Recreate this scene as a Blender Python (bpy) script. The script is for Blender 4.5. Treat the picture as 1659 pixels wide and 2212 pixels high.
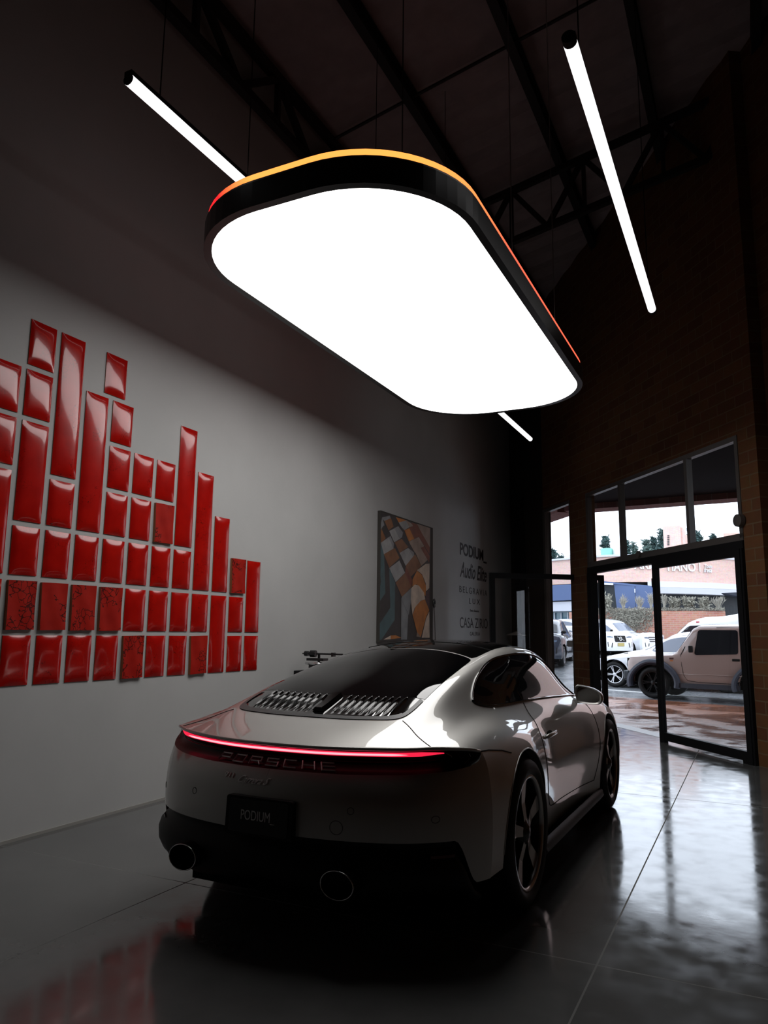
import bpy, bmesh, math, random
import numpy as np
from mathutils import Vector, Matrix
from mathutils.bvhtree import BVHTree
random.seed(7)
PI = math.pi
for o in list(bpy.data.objects): bpy.data.objects.remove(o)
SC = bpy.context.scene
COL = SC.collection

# ------------------------------------------------------------------ camera
F_PX, YAW, PITCH, ROLL, CAM_H = 1605.026, -0.456842, 0.1612415, 0.0112128, 1.343359
fwd = Vector((math.sin(YAW)*math.cos(PITCH), math.cos(YAW)*math.cos(PITCH), math.sin(PITCH)))
rt = Vector((math.cos(YAW), -math.sin(YAW), 0)); up = rt.cross(fwd)
r2 = rt*math.cos(ROLL) + up*math.sin(ROLL); u2 = -rt*math.sin(ROLL) + up*math.cos(ROLL)
cam = bpy.data.objects.new('camera', bpy.data.cameras.new('camera')); COL.objects.link(cam)
cam.matrix_world = Matrix(((r2.x, u2.x, -fwd.x, 0), (r2.y, u2.y, -fwd.y, 0), (r2.z, u2.z, -fwd.z, CAM_H), (0, 0, 0, 1)))
cam.data.sensor_fit = 'HORIZONTAL'; cam.data.sensor_width = 36; cam.data.lens = F_PX/1659*36
cam.data.clip_start = 0.05; cam.data.clip_end = 500
SC.camera = cam

# ------------------------------------------------------------------ exposure, sky
SC.view_settings.view_transform = 'Standard'; SC.view_settings.look = 'None'
SC.view_settings.exposure = 0.0; SC.view_settings.gamma = 1.0; SC.view_settings.use_curve_mapping = False
SKY = 3.1
W = bpy.data.worlds.new('overcast_sky'); SC.world = W; W.use_nodes = True
bg = W.node_tree.nodes['Background']; bg.inputs[0].default_value = (0.78, 0.87, 1.0, 1); bg.inputs[1].default_value = SKY
PANEL_L = 4.0      # ceiling light panel radiance
TUBE_L = 1.25

# ------------------------------------------------------------------ materials
def newmat(name):
    m = bpy.data.materials.new(name); m.use_nodes = True
    return m, m.node_tree.nodes, m.node_tree.links, m.node_tree.nodes['Principled BSDF']
def pbr(name, col, rough=0.5, metal=0.0, coat=0.0, coat_rough=0.03, spec=0.5, ior=1.5, bump=0, bscale=40, var=0, vscale=5, rvar=0):
    m, N, L, B = newmat(name)
    B.inputs['Base Color'].default_value = (*col, 1); B.inputs['Roughness'].default_value = rough
    B.inputs['Metallic'].default_value = metal; B.inputs['Coat Weight'].default_value = coat
    B.inputs['Coat Roughness'].default_value = coat_rough; B.inputs['Specular IOR Level'].default_value = spec
    B.inputs['IOR'].default_value = ior
    if bump or var or rvar:
        tc = N.new('ShaderNodeTexCoord')
    if bump:
        n = N.new('ShaderNodeTexNoise'); n.inputs['Scale'].default_value = bscale; n.inputs['Detail'].default_value = 4
        b = N.new('ShaderNodeBump'); b.inputs['Strength'].default_value = bump; b.inputs['Distance'].default_value = 0.01
        L.new(tc.outputs['Object'], n.inputs['Vector']); L.new(n.outputs['Fac'], b.inputs['Height']); L.new(b.outputs[0], B.inputs['Normal'])
    if var:
        n = N.new('ShaderNodeTexNoise'); n.inputs['Scale'].default_value = vscale; n.inputs['Detail'].default_value = 6
        r = N.new('ShaderNodeValToRGB'); e = r.color_ramp.elements
        e[0].position = .3; e[1].position = .7
        e[0].color = (*[c*(1-var) for c in col], 1); e[1].color = (*[min(1, c*(1+var)) for c in col], 1)
        L.new(tc.outputs['Object'], n.inputs['Vector']); L.new(n.outputs['Fac'], r.inputs[0]); L.new(r.outputs[0], B.inputs['Base Color'])
    if rvar:
        n = N.new('ShaderNodeTexNoise'); n.inputs['Scale'].default_value = 1.7; n.inputs['Detail'].default_value = 6
        mr = N.new('ShaderNodeMapRange'); mr.inputs[3].default_value = rough; mr.inputs[4].default_value = rough+rvar
        L.new(tc.outputs['Object'], n.inputs['Vector']); L.new(n.outputs['Fac'], mr.inputs[0]); L.new(mr.outputs[0], B.inputs['Roughness'])
    return m
def emit(name, col, s):
    m, N, L, B = newmat(name)
    B.inputs['Base Color'].default_value = (*[min(1, c*.8) for c in col], 1)
    B.inputs['Emission Color'].default_value = (*col, 1); B.inputs['Emission Strength'].default_value = s
    return m
def glassmat(name, tint=(1, 1, 1), refl=0.06):
    m, N, L, B = newmat(name)
    N.remove(B); out = N['Material Output']
    t = N.new('ShaderNodeBsdfTransparent'); t.inputs[0].default_value = (*tint, 1)
    g = N.new('ShaderNodeBsdfGlossy'); g.inputs['Roughness'].default_value = 0.01
    lw = N.new('ShaderNodeLayerWeight'); lw.inputs[0].default_value = .5
    pw = N.new('ShaderNodeMath'); pw.operation = 'POWER'; pw.inputs[1].default_value = 5; L.new(lw.outputs['Facing'], pw.inputs[0])
    ma = N.new('ShaderNodeMath'); ma.operation = 'MULTIPLY_ADD'; ma.inputs[1].default_value = .8; ma.inputs[2].default_value = .03; L.new(pw.outputs[0], ma.inputs[0])
    mx = N.new('ShaderNodeMixShader')
    L.new(ma.outputs[0], mx.inputs[0]); L.new(t.outputs[0], mx.inputs[1]); L.new(g.outputs[0], mx.inputs[2]); L.new(mx.outputs[0], out.inputs[0])
    return m
def brickmat(name, c1, c2, mortar, bw=.25, bh=.085, axis='XZ', rough=.85, mort=.008):
    m, N, L, B = newmat(name)
    tc = N.new('ShaderNodeTexCoord'); sp = N.new('ShaderNodeSeparateXYZ'); cb = N.new('ShaderNodeCombineXYZ')
    L.new(tc.outputs['Object'], sp.inputs[0])
    L.new(sp.outputs[axis[0]], cb.inputs[0]); L.new(sp.outputs[axis[1]], cb.inputs[1])
    b = N.new('ShaderNodeTexBrick'); b.inputs['Scale'].default_value = 1
    b.inputs['Brick Width'].default_value = bw; b.inputs['Row Height'].default_value = bh; b.inputs['Mortar Size'].default_value = mort
    b.inputs['Color1'].default_value = (*c1, 1); b.inputs['Color2'].default_value = (*c2, 1); b.inputs['Mortar'].default_value = (*mortar, 1)
    L.new(cb.outputs[0], b.inputs['Vector'])
    n = N.new('ShaderNodeTexNoise'); n.inputs['Scale'].default_value = 9; n.inputs['Detail'].default_value = 5
    L.new(tc.outputs['Object'], n.inputs['Vector'])
    mx = N.new('ShaderNodeMixRGB'); mx.blend_type = 'MULTIPLY'; mx.inputs[0].default_value = .35
    L.new(b.outputs['Color'], mx.inputs[1]); L.new(n.outputs['Color'], mx.inputs[2]); L.new(mx.outputs[0], B.inputs['Base Color'])
    bp = N.new('ShaderNodeBump'); bp.inputs['Strength'].default_value = .4; bp.inputs['Distance'].default_value = .01; bp.invert = True
    L.new(b.outputs['Fac'], bp.inputs['Height']); L.new(bp.outputs[0], B.inputs['Normal'])
    B.inputs['Roughness'].default_value = rough; B.inputs['Specular IOR Level'].default_value = .3
    return m

# ------------------------------------------------------------------ helpers
def tag(o, label=None, cat=None, group=None, kind=None):
    if label: o['label'] = label
    if cat: o['category'] = cat
    if group: o['group'] = group
    if kind: o['kind'] = kind
    return o
def empty(name, loc=(0, 0, 0), rz=0, label=None, cat=None, group=None):
    o = bpy.data.objects.new(name, None); COL.objects.link(o); o.location = loc; o.rotation_euler = (0, 0, rz)
    o.empty_display_size = .1
    return tag(o, label, cat, group)
class MB:
    """collects shapes into one mesh"""
    def __init__(s): s.v = []; s.f = []
    def add(s, vs, fs):
        n = len(s.v); s.v += [tuple(map(float, p)) for p in vs]; s.f += [tuple(i+n for i in f) for f in fs]; return s
    def box(s, a, b, M=None):
        x0, y0, z0 = a; x1, y1, z1 = b
        vs = [(x0, y0, z0), (x1, y0, z0), (x1, y1, z0), (x0, y1, z0), (x0, y0, z1), (x1, y0, z1), (x1, y1, z1), (x0, y1, z1)]
        if M is not None: vs = [M @ Vector(v) for v in vs]
        return s.add(vs, [(0, 3, 2, 1), (4, 5, 6, 7), (0, 1, 5, 4), (1, 2, 6, 5), (2, 3, 7, 6), (3, 0, 4, 7)])
    def beam(s, p, q, w, h, upv=(0, 0, 1)):
        p = Vector(p); q = Vector(q); d = (q-p).normalized(); u = Vector(upv)
        if abs(d.dot(u)) > .98: u = Vector((1, 0, 0))
        a = d.cross(u).normalized(); b = a.cross(d).normalized()
        vs = [e + a*sx*w/2 + b*sy*h/2 for e in (p, q) for sx, sy in ((-1, -1), (1, -1), (1, 1), (-1, 1))]
        return s.add(vs, [(0, 1, 2, 3), (7, 6, 5, 4), (0, 4, 5, 1), (1, 5, 6, 2), (2, 6, 7, 3), (3, 7, 4, 0)])
    def tube(s, pts, r, n=8, closed=False, caps=True):
        pts = [Vector(p) for p in pts]; m = len(pts)
        rr = r if isinstance(r, (list, tuple)) else [r]*m
        ref = None; rings = []
        for i, p in enumerate(pts):
            if closed: d = pts[(i+1) % m]-pts[i-1]
            else: d = pts[min(i+1, m-1)]-pts[max(i-1, 0)]
            d.normalize()
            if ref is None:
                ref = Vector((0, 0, 1)) if abs(d.z) < .9 else Vector((1, 0, 0))
            a = (ref - d*ref.dot(d)).normalized(); ref = a; b = d.cross(a)
            rings.append([p + (a*math.cos(2*PI*k/n) + b*math.sin(2*PI*k/n))*rr[i] for k in range(n)])
        vs = [v for R_ in rings for v in R_]; fs = []
        for i in range(m if closed else m-1):
            j = (i+1) % m
            for k in range(n):
                fs.append((i*n+k, i*n+(k+1) % n, j*n+(k+1) % n, j*n+k))
        if caps and not closed: fs += [tuple(range(n))[::-1], tuple(range((m-1)*n, m*n))]
        return s.add(vs, fs)
    def lathe(s, prof, M=None, n=32, close=False):
        """profile [(r, z)] spun about local z"""
        vs = []; m = len(prof)
        for k in range(n):
            c, sn = math.cos(2*PI*k/n), math.sin(2*PI*k/n)
            for r, z in prof:
                v = Vector((r*c, r*sn, z)); vs.append(M @ v if M is not None else v)
        fs = []
        for k in range(n):
            k2 = (k+1) % n
            for i in range(m-1 + (1 if close else 0)):
                j = (i+1) % m
                fs.append((k*m+i, k2*m+i, k2*m+j, k*m+j))
        return s.add(vs, fs)
    def prism(s, poly, t0, t1, M=None):
        """polygon [(x,y)] extruded z t0..t1"""
        n = len(poly)
        vs = [Vector((x, y, t0)) for x, y in poly] + [Vector((x, y, t1)) for x, y in poly]
        if M is not None: vs = [M @ v for v in vs]
        return s.add(vs, [tuple(range(n))[::-1], tuple(range(n, 2*n))] + [(i, (i+1) % n, n+(i+1) % n, n+i) for i in range(n)])
    def ball(s, c, r, nu=12, nv=8, sc=(1, 1, 1)):
        vs = []; c = Vector(c)
        for j in range(1, nv):
            for k in range(nu):
                th = PI*j/nv; ph = 2*PI*k/nu
                vs.append(c + Vector((r*sc[0]*math.sin(th)*math.cos(ph), r*sc[1]*math.sin(th)*math.sin(ph), r*sc[2]*math.cos(th))))
        fs = [((j)*nu+k, (j)*nu+(k+1) % nu, (j+1)*nu+(k+1) % nu, (j+1)*nu+k) for j in range(nv-2) for k in range(nu)]
        vs += [c+Vector((0, 0, r*sc[2])), c-Vector((0, 0, r*sc[2]))]; t = len(vs)-2
        fs += [(t, (k+1) % nu, k) for k in range(nu)] + [(t+1, (nv-2)*nu+k, (nv-2)*nu+(k+1) % nu) for k in range(nu)]
        return s.add(vs, fs)
    def build(s, name, mat, parent=None, smooth=False, bevel=0, loc=None, rz=None, fixn=True, seg=2, angle=None):
        me = bpy.data.meshes.new(name); me.from_pydata(s.v, [], s.f); me.update()
        if fixn:
            bm = bmesh.new(); bm.from_mesh(me); bmesh.ops.recalc_face_normals(bm, faces=bm.faces); bm.to_mesh(me); bm.free()
        me.materials.append(mat)
        if smooth:
            me.polygons.foreach_set('use_smooth', [True]*len(me.polygons))
            if angle: me.set_sharp_from_angle(angle=angle)
        o = bpy.data.objects.new(name, me); COL.objects.link(o)
        if parent is not None: o.parent = parent
        if loc is not None: o.location = loc
        if rz is not None: o.rotation_euler = (0, 0, rz)
        if bevel:
            b = o.modifiers.new('bevel', 'BEVEL'); b.width = bevel; b.segments = seg; b.limit_method = 'ANGLE'; b.harden_normals = False
        return o
def struct(o): o['kind'] = 'structure'; return o
def copy_tree(o, parent=None):
    c = o.copy(); COL.objects.link(c)
    if parent is not None: c.parent = parent
    for ch in [x for x in o.children]: copy_tree(ch, c)
    return c
def round_rect(x0, y0, x1, y1, r, n=10):
    P = []
    for cx, cy, a in ((x1-r, y1-r, 0), (x0+r, y1-r, 90), (x0+r, y0+r, 180), (x1-r, y0+r, 270)):
        for k in range(n+1):
            t = math.radians(a+90*k/n); P.append((cx+r*math.cos(t), cy+r*math.sin(t)))
    return P
def text_mesh(txt, size=1.0, ext=0.0, shear=0.0, offset=0.0, spacing=1.0, xscale=1.0, align='LEFT'):
    cu = bpy.data.curves.new('lettering', 'FONT'); cu.body = txt; cu.size = size; cu.extrude = ext; cu.shear = shear
    cu.offset = offset; cu.space_character = spacing; cu.align_x = align
    ob = bpy.data.objects.new('tmp', cu); COL.objects.link(ob)
    dg = bpy.context.evaluated_depsgraph_get(); me = bpy.data.meshes.new_from_object(ob.evaluated_get(dg))
    bpy.data.objects.remove(ob)
    vs = [(v.co.x*xscale, v.co.y, v.co.z) for v in me.vertices]; fs = [tuple(p.vertices) for p in me.polygons]
    bpy.data.meshes.remove(me)
    return vs, fs
# story: points picked on known planes of the room
CAM = Vector((0, 0, CAM_H))
def ray(px, py): return r2*(px-829.5) - u2*(py-1106) + fwd*F_PX
def at_y(px, py, y): d = ray(px, py); return CAM + d*(y/d.y)
def at_x(px, py, x): d = ray(px, py); return CAM + d*(x/d.x)
def at_z(px, py, z): d = ray(px, py); return CAM + d*((z-CAM_H)/d.z)

def spline(xs, ys):
    """natural cubic spline; ys (n,) or (n,k); returns function"""
    xs = np.array(xs, float); ys = np.array(ys, float); n = len(xs); h = np.diff(xs)
    A = np.zeros((n, n)); A[0, 0] = A[-1, -1] = 1
    sh = ys.shape if ys.ndim > 1 else (n, 1); Y = ys.reshape(n, -1); R_ = np.zeros_like(Y)
    for i in range(1, n-1):
        A[i, i-1] = h[i-1]; A[i, i] = 2*(h[i-1]+h[i]); A[i, i+1] = h[i]
        R_[i] = 3*((Y[i+1]-Y[i])/h[i] - (Y[i]-Y[i-1])/h[i-1])
    c = np.linalg.solve(A, R_); b = (Y[1:]-Y[:-1])/h[:, None] - h[:, None]*(2*c[:-1]+c[1:])/3; d = (c[1:]-c[:-1])/(3*h[:, None])
    def f(x):
        x = np.atleast_1d(np.array(x, float)); i = np.clip(np.searchsorted(xs, x)-1, 0, n-2); t = (x-xs[i])[:, None]
        r = Y[i] + b[i]*t + c[i]*t**2 + d[i]*t**3
        return r.reshape((len(x),)+ys.shape[1:]) if ys.ndim > 1 else r[:, 0]
    return f
# ================================================================== ROOM
XL, XR, YB = -4.33, 3.0, -4.0
S0 = Vector((-0.02, 9.078, 0)); SD = Vector((-0.609, 0.793, 0)).normalized(); SN = Vector((0.793, 0.609, 0)).normalized()   # SN points outdoors
def SP(s, z, off=0): return S0 + SD*s + SN*off + Vector((0, 0, z))
S_END = (XL - S0.x)/SD.x; S_R = (XR - S0.x)/SD.x
def roofz(x): return 8.2 + .209*x
M_sf = Matrix(((SD.x, -SN.x, 0, S0.x), (SD.y, -SN.y, 0, S0.y), (0, 0, 1, 0), (0, 0, 0, 1)))   # local (s, indoors, z)

def concrete(name):
    m, N, L, B = newmat(name)
    tc = N.new('ShaderNodeTexCoord')
    n = N.new('ShaderNodeTexNoise'); n.inputs['Scale'].default_value = 1.1; n.inputs['Detail'].default_value = 9; n.inputs['Roughness'].default_value = .62
    n2 = N.new('ShaderNodeTexNoise'); n2.inputs['Scale'].default_value = 7; n2.inputs['Detail'].default_value = 8
    r = N.new('ShaderNodeValToRGB'); e = r.color_ramp.elements; e[0].position = .3; e[1].position = .72
    e[0].color = (.075, .076, .076, 1); e[1].color = (.13, .132, .132, 1)
    L.new(tc.outputs['Object'], n.inputs['Vector']); L.new(tc.outputs['Object'], n2.inputs['Vector'])
    L.new(n.outputs['Fac'], r.inputs[0])
    # saw cut joints: a line along y every 3.0 m and across
    sp = N.new('ShaderNodeSeparateXYZ'); L.new(tc.outputs['Object'], sp.inputs[0])
    def joint(axis, pos):
        a = N.new('ShaderNodeMath'); a.operation = 'SUBTRACT'; L.new(sp.outputs[axis], a.inputs[0]); a.inputs[1].default_value = pos
        b = N.new('ShaderNodeMath'); b.operation = 'ABSOLUTE'; L.new(a.outputs[0], b.inputs[0])
        c = N.new('ShaderNodeMath'); c.operation = 'LESS_THAN'; L.new(b.outputs[0], c.inputs[0]); c.inputs[1].default_value = .004
        return c
    js = [joint('X', JX1), joint('X', JX2), joint('Y', JY1), joint('Y', JY2), joint('Y', JY3)]
    cur = js[0]
    for j in js[1:]:
        mx = N.new('ShaderNodeMath'); mx.operation = 'MAXIMUM'; L.new(cur.outputs[0], mx.inputs[0]); L.new(j.outputs[0], mx.inputs[1]); cur = mx
    mxc = N.new('ShaderNodeMixRGB'); L.new(cur.outputs[0], mxc.inputs[0]); L.new(r.outputs[0], mxc.inputs[1]); mxc.inputs[2].default_value = (.12, .12, .115, 1)
    L.new(mxc.outputs[0], B.inputs['Base Color'])
    mr = N.new('ShaderNodeMapRange'); mr.inputs[1].default_value = .3; mr.inputs[2].default_value = .75; mr.inputs[3].default_value = .06; mr.inputs[4].default_value = .19
    L.new(n2.outputs['Fac'], mr.inputs[0])
    ad = N.new('ShaderNodeMath'); ad.operation = 'MAXIMUM'; L.new(mr.outputs[0], ad.inputs[0]); L.new(cur.outputs[0], ad.inputs[1]); L.new(ad.outputs[0], B.inputs['Roughness'])
    n3 = N.new('ShaderNodeTexNoise'); n3.inputs['Scale'].default_value = 2.6; n3.inputs['Detail'].default_value = 5
    L.new(tc.outputs['Object'], n3.inputs['Vector'])
    bp = N.new('ShaderNodeBump'); bp.inputs['Strength'].default_value = .045; bp.inputs['Distance'].default_value = .02
    L.new(n3.outputs['Fac'], bp.inputs['Height']); L.new(bp.outputs[0], B.inputs['Normal'])
    B.inputs['IOR'].default_value = 1.9
    return m
def plaster(name, col):
    m = pbr(name, col, rough=.9, spec=.2, bump=.12, bscale=14, var=.05, vscale=1.3); return m
JX1, JX2, JY1, JY2, JY3 = -0.66, -2.83, 3.38, 6.95, -0.2
M_floor = concrete('polished_concrete')
M_wall = plaster('painted_wall', (.46, .46, .455))
M_dark = pbr('dark_steel', (.007, .007, .008), rough=.55, metal=0, spec=.2)
M_roof = pbr('roof_sheet', (.34, .29, .30), rough=.6, spec=.3, var=.1)
M_steel = pbr('roof_steel', (.02, .02, .02), rough=.5, spec=.3)
M_alu = pbr('window_aluminium', (.10, .09, .085), rough=.4, metal=.2)
M_brickin = brickmat('interior_brick', (.17, .075, .028), (.12, .046, .02), (.17, .11, .06), bw=.32, bh=.135, axis='XZ')
M_glass = glassmat('clear_glass')
M_black = pbr('black_paint', (.006, .006, .007), rough=.35)

# joints follow measured lines
mb = MB(); T = .3
fl = [(XL, YB), (XR, YB), (XR, SP(S_R, 0).y)] + [tuple(SP(S_R, 0, .17))[:2], tuple(SP(S_END, 0, .17))[:2], (XL, SP(S_END, 0).y+.1)]
mb.prism(fl, -.2, 0); struct(mb.build('floor', M_floor))
# walls
mb = MB(); mb.prism([(XL-.25, YB-.25), (XL, YB-.25), (XL, SP(S_END, 0).y), (XL-.25, SP(S_END, 0).y+.4)], 0, roofz(XL)+.1)
struct(mb.build('wall_left', M_wall))
mb = MB(); mb.box((XL, YB-.25, 0), (XR+.25, YB, 9)); struct(mb.build('wall_rear', M_brickin))
mb = MB(); mb.box((XR, YB, 0), (XR+.25, SP(S_R, 0).y, 9)); struct(mb.build('wall_right', brickmat('side_brick', (.17, .075, .028), (.12, .046, .02), (.17, .11, .06), bw=.32, bh=.135, axis='YZ')))
# baseboard: thin cement fillet along the left wall
mb = MB(); mb.box((XL, YB, 0), (XL+.012, SP(S_END, 0).y-.1, .02)); struct(mb.build('baseboard_left', pbr('cement', (.3, .29, .27), rough=.9)))
# storefront wall in brick: local coordinates s (towards the left wall), off (outwards), z
WT = 3.6; HZ = 2.43; SA, SB, SC_, SDD = 0.0, 3.715, 4.31, 5.42     # opening 1, pillar, opening 2
def sfw(name, s0, s1, z0, z1, o0=0, o1=.15, mat=None):
    mb = MB(); mb.box((s0, -o1, z0), (s1, -o0, z1))
    o = mb.build(name, mat or M_brickin); o.matrix_world = M_sf; return struct(o)
sfw('wall_front', SA, SDD, WT, 9.0)
sfw('trim_1', SB, SC_, 0, WT)                      # brick pillar between the doors and the side window
sfw('trim_2', -.30, SA, -.2, 9.0, 0, .28)                    # brick pillar on the right of the doors
sfw('wall_front_right', S_R-.2, -.30, -.25, 9.0, .16, .4)
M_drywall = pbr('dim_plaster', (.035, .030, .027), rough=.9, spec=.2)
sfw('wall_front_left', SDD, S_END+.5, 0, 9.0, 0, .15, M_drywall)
# steel column and panel edge near the far corner
mb = MB(); mb.box((6.30, .002, 0), (6.62, .10, 4.0)); o = mb.build('steel_column', M_dark); o.matrix_world = M_sf
tag(o, 'black steel column standing against the dim wall right of the wall lettering', 'column')
# ceiling: ribbed sheet sloping up to the right
mb = MB(); y1 = 17.0
n = 90; ys = [YB-.3 + (y1-YB+.3)*i/n for i in range(n+1)]
vs = []; fs = []
for i, y in enumerate(ys):
    dz = .03 if i % 2 else 0
    for x in (XL-.3, XR+.3):
        vs.append((x, y, roofz(x)+dz))
for i in range(n): fs.append((2*i, 2*i+1, 2*i+3, 2*i+2))
mb.add(vs, fs); vs2 = [(x, y, roofz(x)+.2) for x, y in ((XL-.3, YB-.3), (XR+.3, YB-.3), (XR+.3, y1), (XL-.3, y1))]
mb.add(vs2, [(0, 1, 2, 3)]); struct(mb.build('ceiling', M_roof, fixn=False))
# roof beams running away from the camera, fixed under the sheet
for i, x in enumerate((-3.15, -1.945, -.75, .45, 1.7)):
    mb = MB(); z = roofz(x)-.13
    for dz, w in ((-.1, .1), (.1, .1)): mb.box((x-w/2, YB, z+dz-.008), (x+w/2, 16, z+dz+.008))
    mb.box((x-.006, YB, z-.1), (x+.006, 16, z+.1))
    o = mb.build('roof_beam', M_steel)
    tag(o, ['dark steel roof beam nearest the left wall, running front to back', 'dark steel roof beam, second from the left wall', 'dark steel roof beam, third from the left wall above the light panel', 'dark steel roof beam above the right tube lamp', 'dark steel roof beam, last one towards the brick side'][i], 'beam', 'roof beams')
# sag rods
for i, (y, x0, x1) in enumerate(((7.0, -4.2, 1.2), (3.4, -4.2, 1.8))):
    mb = MB(); mb.tube([(x0, y, roofz(x0)-.12), (x1, y, roofz(x1)-.12)], .02, 6)
    tag(mb.build('sag_rod', M_steel), ['thin steel rod crossing the roof beams above the light panel', 'thin steel rod crossing the roof beams nearest the viewer'][i], 'rod', 'roof rods')
# trusses
def truss(name, a, b, depth, nbay, label, t=.09, updir=Vector((0, 0, 1))):
    a = Vector(a); b = Vector(b); root = empty(name, tuple(a), 0, label, 'roof truss')
    def loc(p): return p-a
    mb = MB(); mb.beam(loc(a), loc(b), t, t); mb.build('bottom_chord', M_steel, root)
    mb = MB(); mb.beam(loc(a+updir*depth), loc(b+updir*depth), t, t); mb.build('top_chord', M_steel, root)
    for i in range(nbay):
        p = a.lerp(b, i/nbay); q = a.lerp(b, (i+1)/nbay); m = a.lerp(b, (i+.5)/nbay)
        mb = MB(); mb.beam(loc(p), loc(m+updir*depth), t*.75, t*.75); mb.build('web_member', M_steel, root)
        mb = MB(); mb.beam(loc(m+updir*depth), loc(q), t*.75, t*.75); mb.build('web_member', M_steel, root)
        mb = MB(); mb.beam(loc(m), loc(m+updir*depth), t*.6, t*.6); mb.build('web_member', M_steel, root)
    return root
truss('roof_truss', (XL+.14, YB+.1, 6.62), (XL+.14, 14.3, 6.62), .55, 14, 'steel lattice truss running along the top of the left wall')
truss('roof_truss', (-4.1, 9.2, roofz(-4.1)-1.02), (2.8, 9.2, roofz(2.8)-1.02), .75, 7, 'sloping steel lattice truss crossing above the right tube lamp', .08)

# ---------------- window frames of the storefront
def sfbox(mbx, s0, s1, z0, z1, o0=.02, o1=.09):
    mbx.box((s0, o0, z0), (s1, o1, z1))
def place_sf(o): o.matrix_world = M_sf; return o
w1 = empty('window_1'); w1.matrix_world = M_sf; struct(w1)
def sfpart(name, boxes, mat, parent, o0, o1, bevel=0):
    mb = MB()
    for s0, s1, z0, z1 in boxes: mb.box((s0, -o1, z0), (s1, -o0, z1))
    return mb.build(name, mat, parent, bevel=bevel)
sfpart('window_frame', [(.0, SB, WT-.06, WT), (0, .055, HZ, WT-.06), (SB-.055, SB, HZ, WT-.06), (0, SB, HZ-.03, HZ+.05)], M_alu, w1, -.01, .07)
sfpart('mullion', [(.97, 1.03, HZ+.05, WT-.06)], M_alu, w1, -.01, .07)
sfpart('mullion', [(2.62, 2.68, HZ+.05, WT-.06)], M_alu, w1, -.01, .07)
for s0, s1 in ((.055, .97), (1.03, 2.62), (2.68, SB-.055)):
    sfpart('pane', [(s0, s1, HZ+.05, WT-.06)], M_glass, w1, .026, .034)
sfpart('transom_bar', [(0, SB, HZ-.13, HZ-.03)], M_dark, w1, -.02, .08)
w2 = empty('window_2'); w2.matrix_world = M_sf; struct(w2)
sfpart('window_frame', [(SC_, SDD, WT-.06, WT), (SDD-.09, SDD, 0, WT-.06), (SC_, SC_+.02, 0, WT-.06), (SC_, SDD, 0, .05)], M_alu, w2, -.01, .07)
sfpart('pane', [(SC_+.02, SDD-.09, .05, WT-.06)], M_glass, w2, .026, .034)
# round disc on the transom (door closer plate) and a camera on the pillar
mb = MB(); mb.lathe([(0, 0), (.045, 0), (.045, .03), (0, .03)], Matrix.Translation((2.15, .012, 2.46)) @ Matrix.Rotation(-PI/2, 4, 'X'), 20)
o = place_sf(mb.build('sensor_disc', M_alu)); tag(o, 'small round grey sensor on the bar above the glass doors', 'sensor')
mb = MB(); mb.lathe([(0, 0), (.075, 0), (.07, .05), (.0, .06)], Matrix.Translation((.015, .012, 2.62)) @ Matrix.Rotation(-PI/2, 4, 'X'), 24)
o = place_sf(mb.build('sensor_disc', M_alu)); tag(o, 'round grey disc beside the right brick pillar at transom height', 'sensor')

# ---------------- glass doors
def glass_door(name, a, b, h, label, kick=.10, stile=.085, foot=True):
    a = Vector(a); b = Vector(b); d = (b-a); w = d.length; rz = math.atan2(d.y, d.x)
    root = empty(name, tuple(a), rz); struct(root); t = .03
    z0 = .03
    def bx(nm, x0, x1, z0_, z1_, mat=M_dark, th=t):
        mb = MB(); mb.box((x0, -th, z0_), (x1, th, z1_)); return mb.build(nm, mat, root)
    bx('stile', 0, stile, z0, h); bx('stile', w-stile, w, z0, h)
    bx('top_rail', stile, w-stile, h-stile, h); bx('bottom_rail', stile, w-stile, z0, z0+kick)
    bx('pane', stile, w-stile, z0+kick, h-stile, M_glass, .004)
    bx('pivot_foot', w-.16, w, 0, z0) ; bx('pivot_foot', 0, .10, 0, z0)
    return root
dr = glass_door('door_1', SP(1.80, 0, -.02), SP(.03, 0, -.02), 2.31, '')
mb = MB(); mb.box((-.012, -.035, 1.98), (.0, .035, 2.1)); mb.build('lock_plate', M_alu, dr)
dr2 = glass_door('door_2', (-3.787, 11.617, 0), (-2.178, 12.75, 0), 2.33, '')
mb = MB(); mb.box((SB-.12, -.09, 0), (SB, .03, 2.31)); o = place_sf(mb.build('trim_3', M_dark)); struct(o)
mb = MB(); mb.box((0, -.09, 0), (.03, .04, 2.31)); o = place_sf(mb.build('trim_4', M_dark)); struct(o)

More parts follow.
